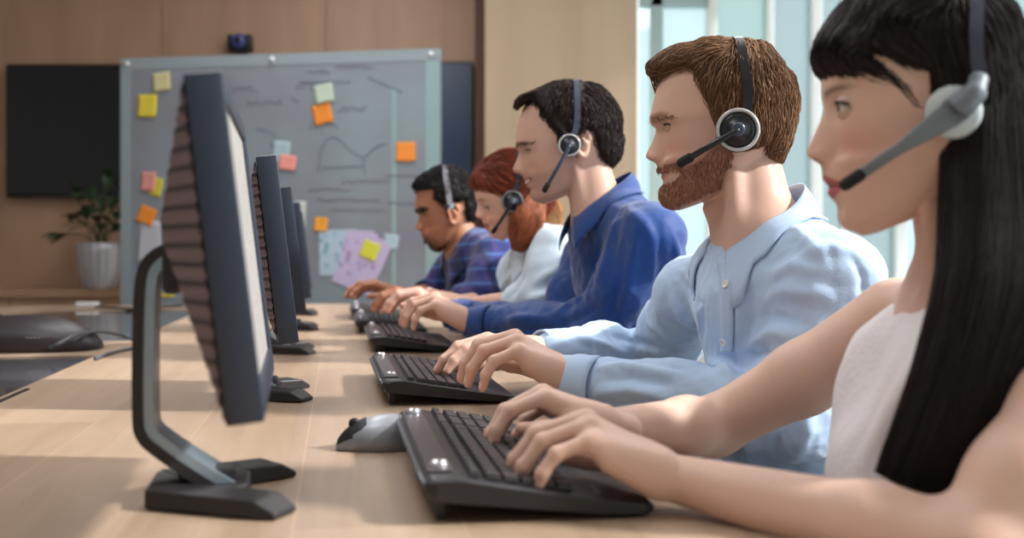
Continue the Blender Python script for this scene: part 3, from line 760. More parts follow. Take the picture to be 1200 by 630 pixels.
def spots_mat(name, c0, c1, c2, scale):
    m = bpy.data.materials.new(name); m.use_nodes = True; n = m.node_tree.nodes; L = m.node_tree.links.new; b = n['Principled BSDF']; b.inputs['Roughness'].default_value = .8
    tc = n.new('ShaderNodeTexCoord'); v = n.new('ShaderNodeTexVoronoi'); v.inputs['Scale'].default_value = scale; L(tc.outputs['Object'], v.inputs['Vector'])
    v2 = n.new('ShaderNodeTexNoise'); v2.inputs['Scale'].default_value = scale*.35; L(tc.outputs['Object'], v2.inputs['Vector'])
    cr = n.new('ShaderNodeValToRGB'); cr.color_ramp.interpolation = 'LINEAR'; cr.color_ramp.elements[0].position = .22; cr.color_ramp.elements[0].color = (*lin(c1), 1); cr.color_ramp.elements[1].position = .42; cr.color_ramp.elements[1].color = (*lin(c0), 1)
    L(v.outputs['Distance'], cr.inputs['Fac']); mx = n.new('ShaderNodeMix'); mx.data_type = 'RGBA'; L(v2.outputs['Fac'], mx.inputs[0]); L(cr.outputs['Color'], mx.inputs[6]); mx.inputs[7].default_value = (*lin(c2), 1)
    L(mx.outputs[2], b.inputs['Base Color']); return m
def sheet(pts, m, lab, off):
    c = (BL+BR)/2*A(1, 1, 0); V = [BP(*p, off=off) for p in pts]; cen = sum(V)/len(V); b = MB()
    k = len(V); b.prism([(v[0]-cen[0], v[2]-cen[2]) for v in V], -.0006, .0006, 'y'); o = b.build('patterned_sheet', m)
    q = c+bu*cen[0]+bn*(-cen[1])+A(0, 0, cen[2]); o.matrix_world = Matrix.Translation(q) @ Matrix.Rotation(byaw, 4, 'Z'); tag(o, lab, 'paper', 'notes stuck on the glass board')
sheet([(374, 270), (420, 269), (421, 322), (375, 323)], spots_mat('teal_print', (188, 214, 230), (40, 150, 170), (176, 200, 226), 26), 'sheet printed with a teal dotted pattern on the board', -.0085)
sheet([(407, 270), (437, 271), (459, 290), (447, 318), (431, 347), (389, 329), (396, 316)], spots_mat('purple_print', (206, 192, 228), (130, 86, 176), (198, 188, 226), 26), 'sheet printed with a purple dotted pattern, beside the teal one', -.0100)
note(434, 294, 20, 20, 22, (214, 216, 70), 'lime yellow sticky note on the purple patterned sheet', off=-.012)
# plant
p = P(117, 337, 6.0); p[2] = z1
e = empty('potted_plant', p); tag(e, 'leafy green plant in a silver ribbed pot on the credenza', 'plant')
k = 6.0/FP; b = MB(); V = []; ns = 96
prof = [(.060, 0), (.080, 0), (.088, .01), (.106, .10), (.116, .20), (.118, .245), (.112, .245), (.108, .20)]
for i, (r, z) in enumerate(prof):
    for j in range(ns):
        a = 2*math.pi*j/ns; rr = r*(1+.018*math.cos(a*16)*(1 if 1 < i < 6 else 0)); V.append((rr*math.cos(a), rr*math.sin(a), z))
F = [(i*ns+j, i*ns+(j+1) % ns, (i+1)*ns+(j+1) % ns, (i+1)*ns+j) for i in range(len(prof)-1) for j in range(ns)]+[tuple(range(ns))[::-1]]
b.add(V, F); b.build('pot', mat('pot_silver', (198, 198, 204), .4, metal=.35), e, smooth=True)
b = MB(); b.lathe([(.001, .0), (.109, 0), (.109, -.02)], (0, 0, .215), (0, 0, 1), 32); b.build('soil', mat('soil', (60, 44, 34), .95, bump=.6, bscale=80), e)
lv = MB(); stm = MB(); random.seed(11)
def leaf(base, d, L, W_):
    d = unit(d); s_ = unit(np.cross(d, A(0, 0, 1))+A(.01, 0, 0)); n_ = np.cross(s_, d); V = []; m_ = 7
    for i in range(m_+1):
        t = i/m_; ww = W_*math.sin(math.pi*min(1, t*.92+.06))**.8*(1-.25*t); c_ = base+d*L*t-A(0, 0, 1)*L*.35*t*t
        for q in (-1, -.5, 0, .5, 1): V.append(c_+s_*ww*q+n_*ww*.28*abs(q))
    F = [(i*5+j, i*5+j+1, (i+1)*5+j+1, (i+1)*5+j) for i in range(m_) for j in range(4)]; lv.add(V, F)
tips = [(-40, -62, 0), (-28, -78, 1), (-14, -98, 0), (2, -118, 1), (12, -92, 0), (24, -80, 1), (-22, -110, 1), (30, -112, 0), (14, -128, 1), (-6, -76, 0), (20, -66, 0), (-32, -92, 1), (34, -96, 1), (-2, -104, 0), (26, -125, 0)]
for (dx, dy, q) in tips:
    tp = A(dx*k, random.uniform(-.09, .1), -dy*k); b0 = A(random.uniform(-.03, .03), random.uniform(-.03, .03), .20)
    mid = (tp+b0)/2+A(0, 0, .04); pa = catmull([b0, mid, tp], 5); stm.tube(pa, .0035, 6)
    for _ in range(3):
        j = random.choice([6, 8, 10]); dd = unit(tp-b0)*A(1, 1, .2)+A(random.uniform(-.8, .8), random.uniform(-.8, .8), random.uniform(-.2, .5)); leaf(pa[j], dd, random.uniform(.11, .17), random.uniform(.028, .046))
stm.build('stem', mat('stem_green', (70, 84, 52), .6), e, smooth=True)
lv.build('foliage', mat('leaf_green', (52, 78, 52), .45, var=.3, vscale=12), e, smooth=True, fix=False)

# unseen ceiling added to cut top light; its edge lets the sun in
b = MB(); b.box((-4.6, -1.2, 2.95), (2.1, WD+.12, 3.05)); tag(b.build('ceiling', mat('ceiling_white', (226, 222, 214), .9)), kind='structure')

fill_glow = mat('fill_panel_glow', (246, 244, 246), .5, emit=9.)  # glow of the added overhead panels, unseen, that brighten the room as fill
for i, (x, y) in enumerate(((-.9, 1.2), (-.9, 3.0), (-.9, 4.8), (.9, 2.1), (.9, 3.9))):
    e = empty('fill_panel', (x, y, 2.95)); tag(e, 'flat rectangular fill panel added overhead, out of view', 'fill light', 'added fill panels over the desks')
    b = MB(); b.box((-.31, -.61, -.03), (.31, .61, -.002)); b.build('frame', wf, e, bevel=.004)
    b = MB(); b.box((-.28, -.58, -.034), (.28, .58, -.031)); b.build('diffuser', fill_glow, e)

rw = mat('plaster_beige', (200, 196, 190), .9)  # unseen left and rear walls, added so daylight enters from the right
b = MB(); b.box((-4.7, -1.2, 0), (-4.6, WD+.12, 3.05)); tag(b.build('wall_left', rw), kind='structure')
b = MB(); b.box((-4.6, -1.3, 0), (2.1, -1.2, 3.05)); tag(b.build('wall_front', rw), kind='structure')

k = 20
for y in (-1.15, .25, 1.65, 3.05, 4.45, 5.85):
    b = MB(); b.box((5.30, y-.03, 0), (5.40, y+.03, 3.3)); tag(b.build('trim_%d' % k, wf, bevel=.005), kind='structure'); k += 1
b = MB(); b.box((5.30, -1.2, 0), (5.42, WD, .25)); tag(b.build('trim_%d' % k, wf, bevel=.005), kind='structure'); k += 1
b = MB(); b.box((5.30, -1.2, 3.2), (5.42, WD, 3.35)); tag(b.build('trim_%d' % k, wf, bevel=.005), kind='structure')
# ------------------------------------------------------------------ the table
u_ = unit(A(-.155, .988, 0)); n_ = A(u_[1], -u_[0], 0)          # along the table, and across it towards the people
tyaw = math.atan2(-u_[0], u_[1])
E0 = A(.245, 1.0, 0)                                            # a point of the table edge the people sit at
tabw = wood('table_wood', (178, 146, 114), (198, 168, 136), (6, .7, 6), .38, plank=None)
def tl(p): p = np.asarray(p, float); return A(np.dot(p-E0, n_), np.dot(p-E0, u_), p[2])      # world -> table-local
def tw(a, t, z=TZ): return E0*A(1, 1, 0)+n_*a+u_*t+A(0, 0, z)
def table_mat():
    m = bpy.data.materials.new('table_planks'); m.use_nodes = True; nt = m.node_tree; n = nt.nodes; L = nt.links.new; b = n['Principled BSDF']
    tc = n.new('ShaderNodeTexCoord'); sep = n.new('ShaderNodeSeparateXYZ'); L(tc.outputs['Object'], sep.inputs[0])
    mp = n.new('ShaderNodeMapping'); mp.inputs['Scale'].default_value = (22, 1.6, 1); L(tc.outputs['Object'], mp.inputs['Vector'])
    nz = n.new('ShaderNodeTexNoise'); nz.inputs['Scale'].default_value = 1.; nz.inputs['Detail'].default_value = 7; nz.inputs['Roughness'].default_value = .6; nz.inputs['Distortion'].default_value = .9; L(mp.outputs[0], nz.inputs['Vector'])
    cr = n.new('ShaderNodeValToRGB'); cr.color_ramp.elements[0].position = .25; cr.color_ramp.elements[1].position = .75
    cr.color_ramp.elements[0].color = (*lin((166, 141, 119)), 1); cr.color_ramp.elements[1].color = (*lin((190, 167, 144)), 1); L(nz.outputs['Fac'], cr.inputs['Fac'])
    bk = n.new('ShaderNodeTexBrick'); mp2 = n.new('ShaderNodeMapping'); mp2.inputs['Rotation'].default_value = (0, 0, math.pi/2); L(tc.outputs['Object'], mp2.inputs['Vector']); L(mp2.outputs[0], bk.inputs['Vector'])
    bk.inputs['Scale'].default_value = 1; bk.inputs['Brick Width'].default_value = 1.3; bk.inputs['Row Height'].default_value = .145; bk.inputs['Mortar Size'].default_value = .0012
    bk.inputs['Color1'].default_value = (1, 1, 1, 1); bk.inputs['Color2'].default_value = (.76, .735, .71, 1); bk.inputs['Mortar'].default_value = (1, .97, .92, 1)
    mx = n.new('ShaderNodeMix'); mx.data_type = 'RGBA'; mx.blend_type = 'MULTIPLY'; mx.inputs[0].default_value = 1; L(cr.outputs['Color'], mx.inputs[6]); L(bk.outputs['Color'], mx.inputs[7])
    L(mx.outputs[2], b.inputs['Base Color']); b.inputs['Roughness'].default_value = .42; b.inputs['Specular IOR Level'].default_value = .4; return m
tm = table_mat()
e = empty('conference_table', (E0[0], E0[1], 0), tyaw); tag(e, 'long light oak conference table with glass inserts, everybody works at it', 'table')
TA, TB = -.85, 4.08                                             # ends of the table along u_
# top with two sunken glass inserts along the middle
g1 = tl(T(0, 465)); xr = g1[0]                                   # right edge of the inserts (local x)
ins = [(tl(T(60, 417))[1]-1.25, tl(T(60, 417))[1]), (tl(T(150, 399))[1], tl(T(150, 363))[1])]
xl = xr-.62; XL = xr*2-xl*0-.62+xl*0-.0; XL = 2*((xr+xl)/2)
b = MB(); zt0, zt1 = TZ-.035, TZ
segs = [TA, ins[0][0], ins[0][1], ins[1][0], ins[1][1], TB]
b.box((xr, TA, zt0), (0, TB, zt1)); b.box((XL, TA, zt0), (xl, TB, zt1))
for i in (0, 2, 4): b.box((xl, segs[i], zt0), (xr, segs[i+1], zt1))
top = b.build('tabletop', tm, e)
gi = mat('insert_glass', (88, 90, 96), .06, spec=.8, coat=.5)
for i, (a, c) in enumerate(ins):
    b = MB(); b.box((xl+.003, a+.003, zt0+.004), (xr-.003, c-.003, TZ-.003)); b.build('glass_insert', gi, e)
b = MB(); b.box((-.004, TA, zt0-.012), (.0015, TB, zt0-.006)); b.box((-.004, TA, zt0-.026), (.0015, TB, zt0-.018)); b.build('edge_trim', mat('white_trim', (225, 225, 225), .4), e)
b = MB(); b.box((-.03, TA+.02, zt0-.04), (-.004, TB-.02, zt0)); b.build('apron', mat('dark_apron', (44, 42, 44), .5), e)
for t in (TA+.5, (TA+TB)/2, TB-.5):
    b = MB(); b.box((xr-.25, t-.03, 0), (xr+.02, t+.03, zt0)); b.box((xr-.55, t-.05, 0), (xr+.35, t+.05, .03)); b.build('leg', mat('table_leg', (90, 90, 94), .4), e, bevel=.004)
b = MB(); a = tl(T(6, 465)); b.box((a[0]+.004, a[1]-.10, TZ-.001), (a[0]+.012, a[1]+.10, TZ+.0015)); b.build('insert_handle', mat('black_plastic', (24, 25, 30), .4), e)
# ------------------------------------------------------------------ monitors
blk = mat('monitor_black', (32, 42, 58), .42, bump=.1, bscale=900); backm = mat('monitor_back', (104, 88, 95), .5); silver = mat('stand_silver', (150, 168, 182), .28, metal=.55)
foot = mat('foot_black', (36, 33, 36), .5)
def screen_mat():
    m = bpy.data.materials.new('screen'); m.use_nodes = True; n = m.node_tree.nodes; L = m.node_tree.links.new; b = n['Principled BSDF']
    b.inputs['Base Color'].default_value = (.02, .02, .02, 1); b.inputs['Roughness'].default_value = .3
    tc = n.new('ShaderNodeTexCoord'); mp = n.new('ShaderNodeMapping'); mp.inputs['Scale'].default_value = (1, 6, 55); L(tc.outputs['Object'], mp.inputs['Vector'])
    nz = n.new('ShaderNodeTexNoise'); nz.inputs['Scale'].default_value = 3; L(mp.outputs[0], nz.inputs['Vector']); cr = n.new('ShaderNodeValToRGB')
    cr.color_ramp.elements[0].position = .38; cr.color_ramp.elements[1].position = .5; cr.color_ramp.elements[0].color = (*lin((205, 201, 194)), 1); cr.color_ramp.elements[1].color = (*lin((214, 210, 202)), 1)
    L(nz.outputs['Fac'], cr.inputs['Fac']); L(cr.outputs['Color'], b.inputs['Emission Color']); b.inputs['Emission Strength'].default_value = .85; return m
smat = screen_mat()
def slat_mat():                                      # moulded shell with dark vent slots running across it
    m = bpy.data.materials.new('vented_shell'); m.use_nodes = True; n = m.node_tree.nodes; L = m.node_tree.links.new; b = n['Principled BSDF']; b.inputs['Roughness'].default_value = .5
    tc = n.new('ShaderNodeTexCoord'); sp = n.new('ShaderNodeSeparateXYZ'); L(tc.outputs['Object'], sp.inputs[0])
    a = n.new('ShaderNodeMath'); a.operation = 'MULTIPLY'; a.inputs[1].default_value = 66; L(sp.outputs['Z'], a.inputs[0]); f = n.new('ShaderNodeMath'); f.operation = 'FRACT'; L(a.outputs[0], f.inputs[0])
    cr = n.new('ShaderNodeValToRGB'); e_ = cr.color_ramp.elements; e_[0].position = .0; e_[0].color = (*lin((116, 100, 108)), 1); e_[1].position = .62; e_[1].color = (*lin((108, 92, 100)), 1)
    for p_, c_ in ((.70, (44, 34, 40)), (.94, (44, 34, 40)), (1., (116, 100, 108))): q = e_.new(p_); q.color = (*lin(c_), 1)
    L(f.outputs[0], cr.inputs['Fac']); L(cr.outputs['Color'], b.inputs['Base Color']); return m
backm = slat_mat()
W_, Hh, TH = .385, .275, .030
def make_monitor():
    e = empty('monitor', (0, 0, 0))
    # panel frame: origin at the base centre on the table; +x faces the user
    Rm = Matrix.Translation((.040, -.020, .102)) @ Matrix.Rotation(math.radians(-6.8), 4, 'Y')
    b = MB(); z0, z1, y0, y1 = 0, Hh, -W_/2, W_/2; s = .019
    # bezel: four bars around the screen, each chamfered towards it
    outer = [(y0, z0), (y1, z0), (y1, z1), (y0, z1)]; inner = [(y0+s, z0+s+.006), (y1-s, z0+s+.006), (y1-s, z1-s), (y0+s, z1-s)]
    V = [Rm @ Vector(v) for v in [(-TH, y, z) for y, z in outer]+[(0, y, z) for y, z in outer]+[(-.001, y, z) for y, z in inner]+[(-.006, y, z) for y, z in inner]]
    F = [(0, 3, 2, 1)]+[(i, (i+1) % 4, 4+(i+1) % 4, 4+i) for i in range(4)]+[(4+i, 4+(i+1) % 4, 8+(i+1) % 4, 8+i) for i in range(4)]+[(8+i, 8+(i+1) % 4, 12+(i+1) % 4, 12+i) for i in range(4)]+[(12, 13, 14, 15)]
    b.add(V, F); o = b.build('bezel', blk, e, bevel=.003); autosmooth(o, .5)
    b = MB(); (a, c), (d, f) = inner[0], inner[2]; b.box((-.0058, a+.001, c+.001), (-.0045, d-.001, f-.001), Rm); b.build('screen', smat, e)
    # ribbed back shell as a raised surface with slats
    ny, nz = 50, 150; V = []; F = []
    def dep(y, z):
        t = min((W_/2-abs(y))/.085, (Hh-z)/.105, z/.15); t = max(0, min(1, t)); base = .040*t
        rib = -.0009 if (z*66) % 1 > .7 and .04 < t < .97 else 0
        return base*(1-.06*(abs(y)/.19)**2)+rib
    for i in range(nz+1):
        for j in range(ny+1):
            y = -W_/2+.004+(W_-.008)*j/ny; z = .004+(Hh-.008)*i/nz; V.append(Rm @ Vector((-TH-dep(y, z), y, z)))
    F = [(i*(ny+1)+j, i*(ny+1)+j+1, (i+1)*(ny+1)+j+1, (i+1)*(ny+1)+j) for i in range(nz) for j in range(ny)]
    b = MB(); b.add(V, F); b.build('back_shell', backm, e, smooth=False)
    # neck: bent flat band, black outside with a silver inner face
    path = [(-.026, .222), (-.050, .232), (-.066, .224), (-.073, .205), (-.075, .150), (-.075, .085), (-.072, .066), (-.058, .052), (-.028, .030), (.006, .008)]
    pp = catmull(path, 5); tn = np.gradient(pp, axis=0); tn /= np.linalg.norm(tn, axis=1)[:, None]; nr = np.stack([-tn[:, 1], tn[:, 0]], 1)
    def band(o0, o1, w, nm, m, taper=0):
        V = []; F = []; k = len(pp)
        for i in range(k):
            ww = w*(1+.25*i/k)
            for (of, yy) in ((o0, -ww), (o1, -ww), (o1, ww), (o0, ww)): V.append((pp[i, 0]+nr[i, 0]*of, yy, pp[i, 1]+nr[i, 1]*of))
        for i in range(k-1):
            for q in range(4): F.append((i*4+q, i*4+(q+1) % 4, (i+1)*4+(q+1) % 4, (i+1)*4+q))
        F += [(0, 1, 2, 3), ((k-1)*4+3, (k-1)*4+2, (k-1)*4+1, (k-1)*4)]
        b = MB(); b.add(V, F); o = b.build(nm, m, e if nm == 'neck' else nk); autosmooth(o, .7); return o
    nk = band(-.010, .0, .024, 'neck', foot); band(.0, .009, .0225, 'neck_trim', silver)
    b = MB(); b.box((-.058, -.035, .195), (-.040, .035, .245)); b.build('mount_plate', foot, e, bevel=.006)
    # base: two prongs from a rear block
    b = MB()
    b.prism([(-.072, -.045), (-.064, -.05), (.0, -.055), (.02, -.03), (.02, .03), (.0, .055), (-.064, .05), (-.072, .045)], 0.001, .018, 'z')
    b.box((-.045, -.018, .017), (.01, .018, .030))
    b.build('base', foot, e, bevel=.003)
    for sd in (-1, 1):
        b = MB(); A0 = A(-.058, sd*.030); A1 = A(.055, sd*.095); d = unit(A1-A0); q = A(-d[1], d[0]); V = []
        for (t, w, z) in ((0, .022, .019), (.85, .023, .017), (1, .019, .006)):
            c = A0+(A1-A0)*t
            for (s_, zz) in ((-1, .0005), (1, .0005), (1, z), (-1, z)): V.append((c[0]+q[0]*w*s_, c[1]+q[1]*w*s_, zz))
        F = [(i*4+k, i*4+(k+1) % 4, (i+1)*4+(k+1) % 4, (i+1)*4+k) for i in range(2) for k in range(4)]+[(0, 1, 2, 3), (11, 10, 9, 8)]
        b.add(V, F); b.build('foot', foot, e, bevel=.0025)
    return e
mon = make_monitor()
mlab = ['nearest monitor, seen from its ribbed back edge at the left', 'second monitor from the front, just right of the nearest one', 'third monitor in the row, in line with the man in the dark blue shirt', 'fourth monitor in the row, partly hidden by the third', 'farthest monitor in the row, mostly hidden behind the others']
mpos = [((-.272, 1.065), 11.0), ((-.393, 1.815), 12.0), ((-.525, 2.60), 11.3), ((-.650, 3.36), 10.9), ((-.785, 4.12), 10.7)]
for i, ((x, y), a) in enumerate(mpos):
    o = mon if i == 0 else copy_tree(mon); o.location = (x, y, TZ); o.rotation_euler = (0, 0, math.radians(a)); tag(o, mlab[i], 'monitor', 'monitors in a row on the table')
# ------------------------------------------------------------------ keyboards
kb = mat('keyboard_black', (30, 29, 34), .38); key = mat('key_black', (44, 38, 42), .42); kpanel = mat('media_panel', (66, 60, 66), .25, spec=.7)
def make_keyboard():
    e = empty('keyboard', (0, 0, 0)); KL, KW = .43, .205        # +x towards the user, +y along
    prof = [(0, .026), (.004, .020), (.06, .014), (.15, .004), (.200, .0015), (.207, .006), (.203, .012), (.17, .0165), (.150, .019), (.06, .034), (.028, .040), (.006, .040), (0, .036)]
    b = MB(); V = []; st = [(0, .90), (.004, .96), (.014, 1.0), (KL-.014, 1.0), (KL-.004, .96), (KL, .9)]; k = len(prof)
    for y, s in st:
        for x, z in prof: V.append(((x-.1)*s+.1, y, (z-.018)*s+.018))
    F = [(i*k+j, i*k+(j+1) % k, (i+1)*k+(j+1) % k, (i+1)*k+j) for i in range(len(st)-1) for j in range(k)]+[tuple(range(k))[::-1], tuple(range((len(st)-1)*k, len(st)*k))]
    b.add(V, F); b.build('body', kb, e, bevel=.0012)
    b = MB(); b.box((.004, .03, .0395), (.027, KL-.03, .0425)); b.build('media_panel', kpanel, e, bevel=.0015)
    for y in (.05, KL-.05):
        b = MB(); b.lathe([(.001, .006), (.007, .0055), (.009, .003), (.009, 0)], (.016, y, .042), (0, 0, 1), 20); b.build('dial', mat('dial_silver', (200, 200, 205), .2, metal=.8), e, smooth=True)
    b = MB(); b.tube([(.001, .01, .033), (-.0015, .06, .034), (-.0015, KL-.06, .034), (.001, KL-.01, .033)], .0035, 8); b.build('rim', mat('rim_grey', (92, 92, 98), .3, metal=.4), e, smooth=True)
    for y in (.025, KL-.06):
        b = MB(); b.box((.012, y, 0), (.019, y+.03, .026)); b.build('leg', kb, e, bevel=.001)
    b = MB(); sl = math.atan2(.019-.034, .150-.06)
    b.prism([(.156, .0165), (.200, .0105), (.204, .011), (.158, .0185)], .02, KL-.02, 'y'); b.build('palm_rest', mat('palm_rest', (38, 38, 44), .5), e, bevel=.001)
    rows = [(.040, .010, [1]*15), (.054, .0145, [1]*13+[2]), (.070, .0145, [1.5]+[1]*12+[1.5]), (.086, .0145, [1.8]+[1]*11+[2.2]), (.102, .0145, [2.3]+[1]*10+[2.7]), (.118, .0145, [1.4, 1.2, 1.3, 5.6, 1.3, 1.2, 1.4, 1.6])]
    zf = lambda x: .034-(x-.06)/.09*.015
    protos = {}
    for (x, dx, ws) in rows:
        tot = sum(ws); L_ = .285; y = .018; cw = L_/tot
        for w in ws+['gap', 1, 1, 1, 'gap', 1, 1, 1]:
            if w == 'gap': y += .008; cw = .0172; continue
            ww = w*cw-.0022; kx = (round(ww, 4), dx)
            if kx not in protos:
                bb = MB(); h = .0055; c = .0018
                V = [(0, 0, 0), (dx, 0, 0), (dx, ww, 0), (0, ww, 0), (c*.7, c, h), (dx-c*.7, c, h), (dx-c*.7, ww-c, h), (c*.7, ww-c, h)]
                bb.add(V, [(0, 3, 2, 1), (4, 5, 6, 7), (0, 1, 5, 4), (1, 2, 6, 5), (2, 3, 7, 6), (3, 0, 4, 7)])
                o = bb.build('key', key, e, bevel=.0006, seg=1); protos[kx] = o
            else: o = protos[kx].copy(); C.objects.link(o); o.parent = e
            o.location = (x, y, zf(x)+.0005); o.rotation_euler = (0, -sl, 0); y += w*cw
    return e
kbd = make_keyboard()
klab = ['nearest black keyboard, under the hands of the woman with long black hair', 'black keyboard under the hands of the bearded man in light blue', 'black keyboard under the hands of the man in the dark blue shirt', 'keyboard with a pale rim in front of the red-haired woman', 'farthest keyboard, in front of the man in the plaid shirt']
kpos = [((-.074, .945), 9), ((-.196, 1.675), 9.5), ((-.325, 2.54), 9), ((-.445, 3.15), 8), ((-.545, 3.75), 8)]
for i, ((x, y), a) in enumerate(kpos):
    o = kbd if i == 0 else copy_tree(kbd); o.location = (x, y, TZ); o.rotation_euler = (0, 0, math.radians(a)); tag(o, klab[i], 'keyboard', 'keyboards along the table')
# ------------------------------------------------------------------ mouse beside the first keyboard
def shell(L_, Wd, H_, name_loc, yaw, nm, lab, cat, m1, m2, seam=True, z0=.0005):
    e = empty(nm, name_loc, yaw); tag(e, lab, cat); n, m = 26, 20; V = []
    for i in range(n+1):
        t = i/n; x = -L_/2+L_*t; w = Wd/2*(math.sin(math.pi*(.06+.88*t)))**.55*(1-.10*math.cos(2*math.pi*t)*.6); hh = H_*(math.sin(math.pi*(.03+.80*t**.85))**.75)*(1.0)
        for j in range(m+1):
            a = math.pi*j/m; V.append((x, w*math.cos(a)*(1+.04*math.sin(a)), z0+hh*math.sin(a)**.7))
    F = [(i*(m+1)+j, i*(m+1)+j+1, (i+1)*(m+1)+j+1, (i+1)*(m+1)+j) for i in range(n) for j in range(m)]
    F += [tuple(i*(m+1) for i in range(n+1))+tuple((i*(m+1)+m) for i in range(n, -1, -1)), tuple(range(m+1)), tuple(range(n*(m+1), (n+1)*(m+1)))]
    b = MB(); b.add(V, F); b.build('shell', m1, e, smooth=True); return e
p = T(447, 529); p = A(-.152, 1.325, TZ)
e = shell(.115, .062, .040, p, math.radians(8), 'computer_mouse', 'grey and black computer mouse behind the nearest keyboard', 'mouse', mat('mouse_silver', (138, 142, 150), .35, metal=.2), None)
b = MB(); V = []; 
for i in range(9):
    t = i/8; x = -.056+.034*t; 
    for j in range(9):
        a = math.pi*(.12+.76*j/8); w = .031*(math.sin(math.pi*(.06+.88*(t*.30+.01))))**.55*.96; hh = .040*(math.sin(math.pi*(.03+.80*(t*.30+.01)**.85))**.75)
        V.append((x, w*math.cos(a), .0022+hh*math.sin(a)**.7))
b.add(V, [(i*9+j, i*9+j+1, (i+1)*9+j+1, (i+1)*9+j) for i in range(8) for j in range(8)]); o = b.build('button_panel', mat('black_plastic', (24, 25, 30), .4), e, smooth=True, fix=False)
b = MB(); b.lathe([(.001, .003), (.006, .003), (.007, 0), (.006, -.003), (.001, -.003)], (-.036, 0, .030), (0, 1, 0), 18); b.build('scroll_wheel', mat('wheel', (20, 20, 22), .5), e, smooth=True)
# the big black device at the left, with its cable
dv = T(20, 412); e = empty('conference_speaker', (dv[0]-.02, dv[1]+.05, TZ), math.radians(8)); tag(e, 'large black mouse-shaped desk device on the table at the left edge', 'speakerphone')
n, m = 36, 28; V = []; k = 2.59/FP; zs = 1.0
sil = [(-.36, 0, .0), (-.34, .022, .045), (-.28, .052, .075), (-.18, .072, .092), (-.06, .081, .1), (.03, .083, .1), (.09, .076, .095), (.14, .058, .082), (.172, .036, .06), (.188, .017, .034), (.192, .0, .0)]
ps = catmull(sil, 4)
for x, h_, w_ in ps:
    for j in range(m+1):
        a = math.pi*j/m; V.append((x, max(w_, .001)*math.cos(a), .001+max(h_, .0)*math.sin(a)**.65))
n = len(ps)-1
F = [(i*(m+1)+j, i*(m+1)+j+1, (i+1)*(m+1)+j+1, (i+1)*(m+1)+j) for i in range(n) for j in range(m)]+[tuple(i*(m+1) for i in range(n+1))+tuple((i*(m+1)+m) for i in range(n, -1, -1))]
b = MB(); b.add(V, F); b.build('housing', mat('device_black', (40, 33, 38), .42), e, smooth=True)
def on_shell(x, ang, lift=.0008):
    i = min(range(len(ps)), key=lambda q: abs(ps[q][0]-x)); h_, w_ = ps[i][1], ps[i][2]; return A(x, w_*math.cos(ang), .001+h_*math.sin(ang)**.65)+A(0, -lift, lift)
b = MB(); b.tube([on_shell(-.05-.02*math.cos(math.pi*t/14*1.0)+.012*math.sin(t*.4), math.pi-(-.0)-math.pi*(.02+.5*t/14), .0) for t in range(15)], .0016, 6); b.build('seam', mat('seam_black', (14, 12, 14), .6), e, smooth=True)
b = MB(); 
for i in range(8): q = on_shell(.035+i*.0085, math.pi*1.0-.42*0-math.pi*.18*0-0.0, 0); q = A(.030+i*.0085, -.094+.002*abs(i-3), .036); b.box(q-A(.003, .004, .0022), q+A(.003, .004, .0022))
b.build('marking', mat('marking_grey', (120, 116, 120), .5), e)
cable = mat('cable_grey', (78, 82, 88), .5)
def cord(px, m, r, lab, zs=None, nm='cable'):
    pts = [T(x, y, TZ+z) for x, y, z in px]; b = MB(); b.tube(catmull(pts, 8), r, 8); o = b.build(nm, m, None, smooth=True); tag(o, lab, 'cable'); return o
cord([(58, 408, .019), (72, 401, .032), (92, 391.5, .044), (116, 388.5, .040), (140, 392, .024), (158, 398, .010), (168, 402, .004)], cable, .0042, 'grey cable arching from the black desk device to the monitor stand')
cord([(112, 420, .004), (128, 414, .004), (150, 409, .004), (166, 407, .004)], cable, .0040, 'grey cable lying flat on the table beside the glass insert')
o = cord([(112, 359, .004), (130, 360.5, .004), (158, 362, .004), (185, 360, .004), (215, 358, .004)], mat('black_plastic', (24, 25, 30), .4), .0055, 'thin black cable with a white plug at the far end of the table')
b = MB(); q = T(104, 357.5, TZ+.008); b.box((q[0]-.045, q[1]-.03, TZ+.001), (q[0]+.035, q[1]+.03, TZ+.022)); pl = b.build('plug', mat('white_plug', (226, 226, 228), .4), o, bevel=.004)
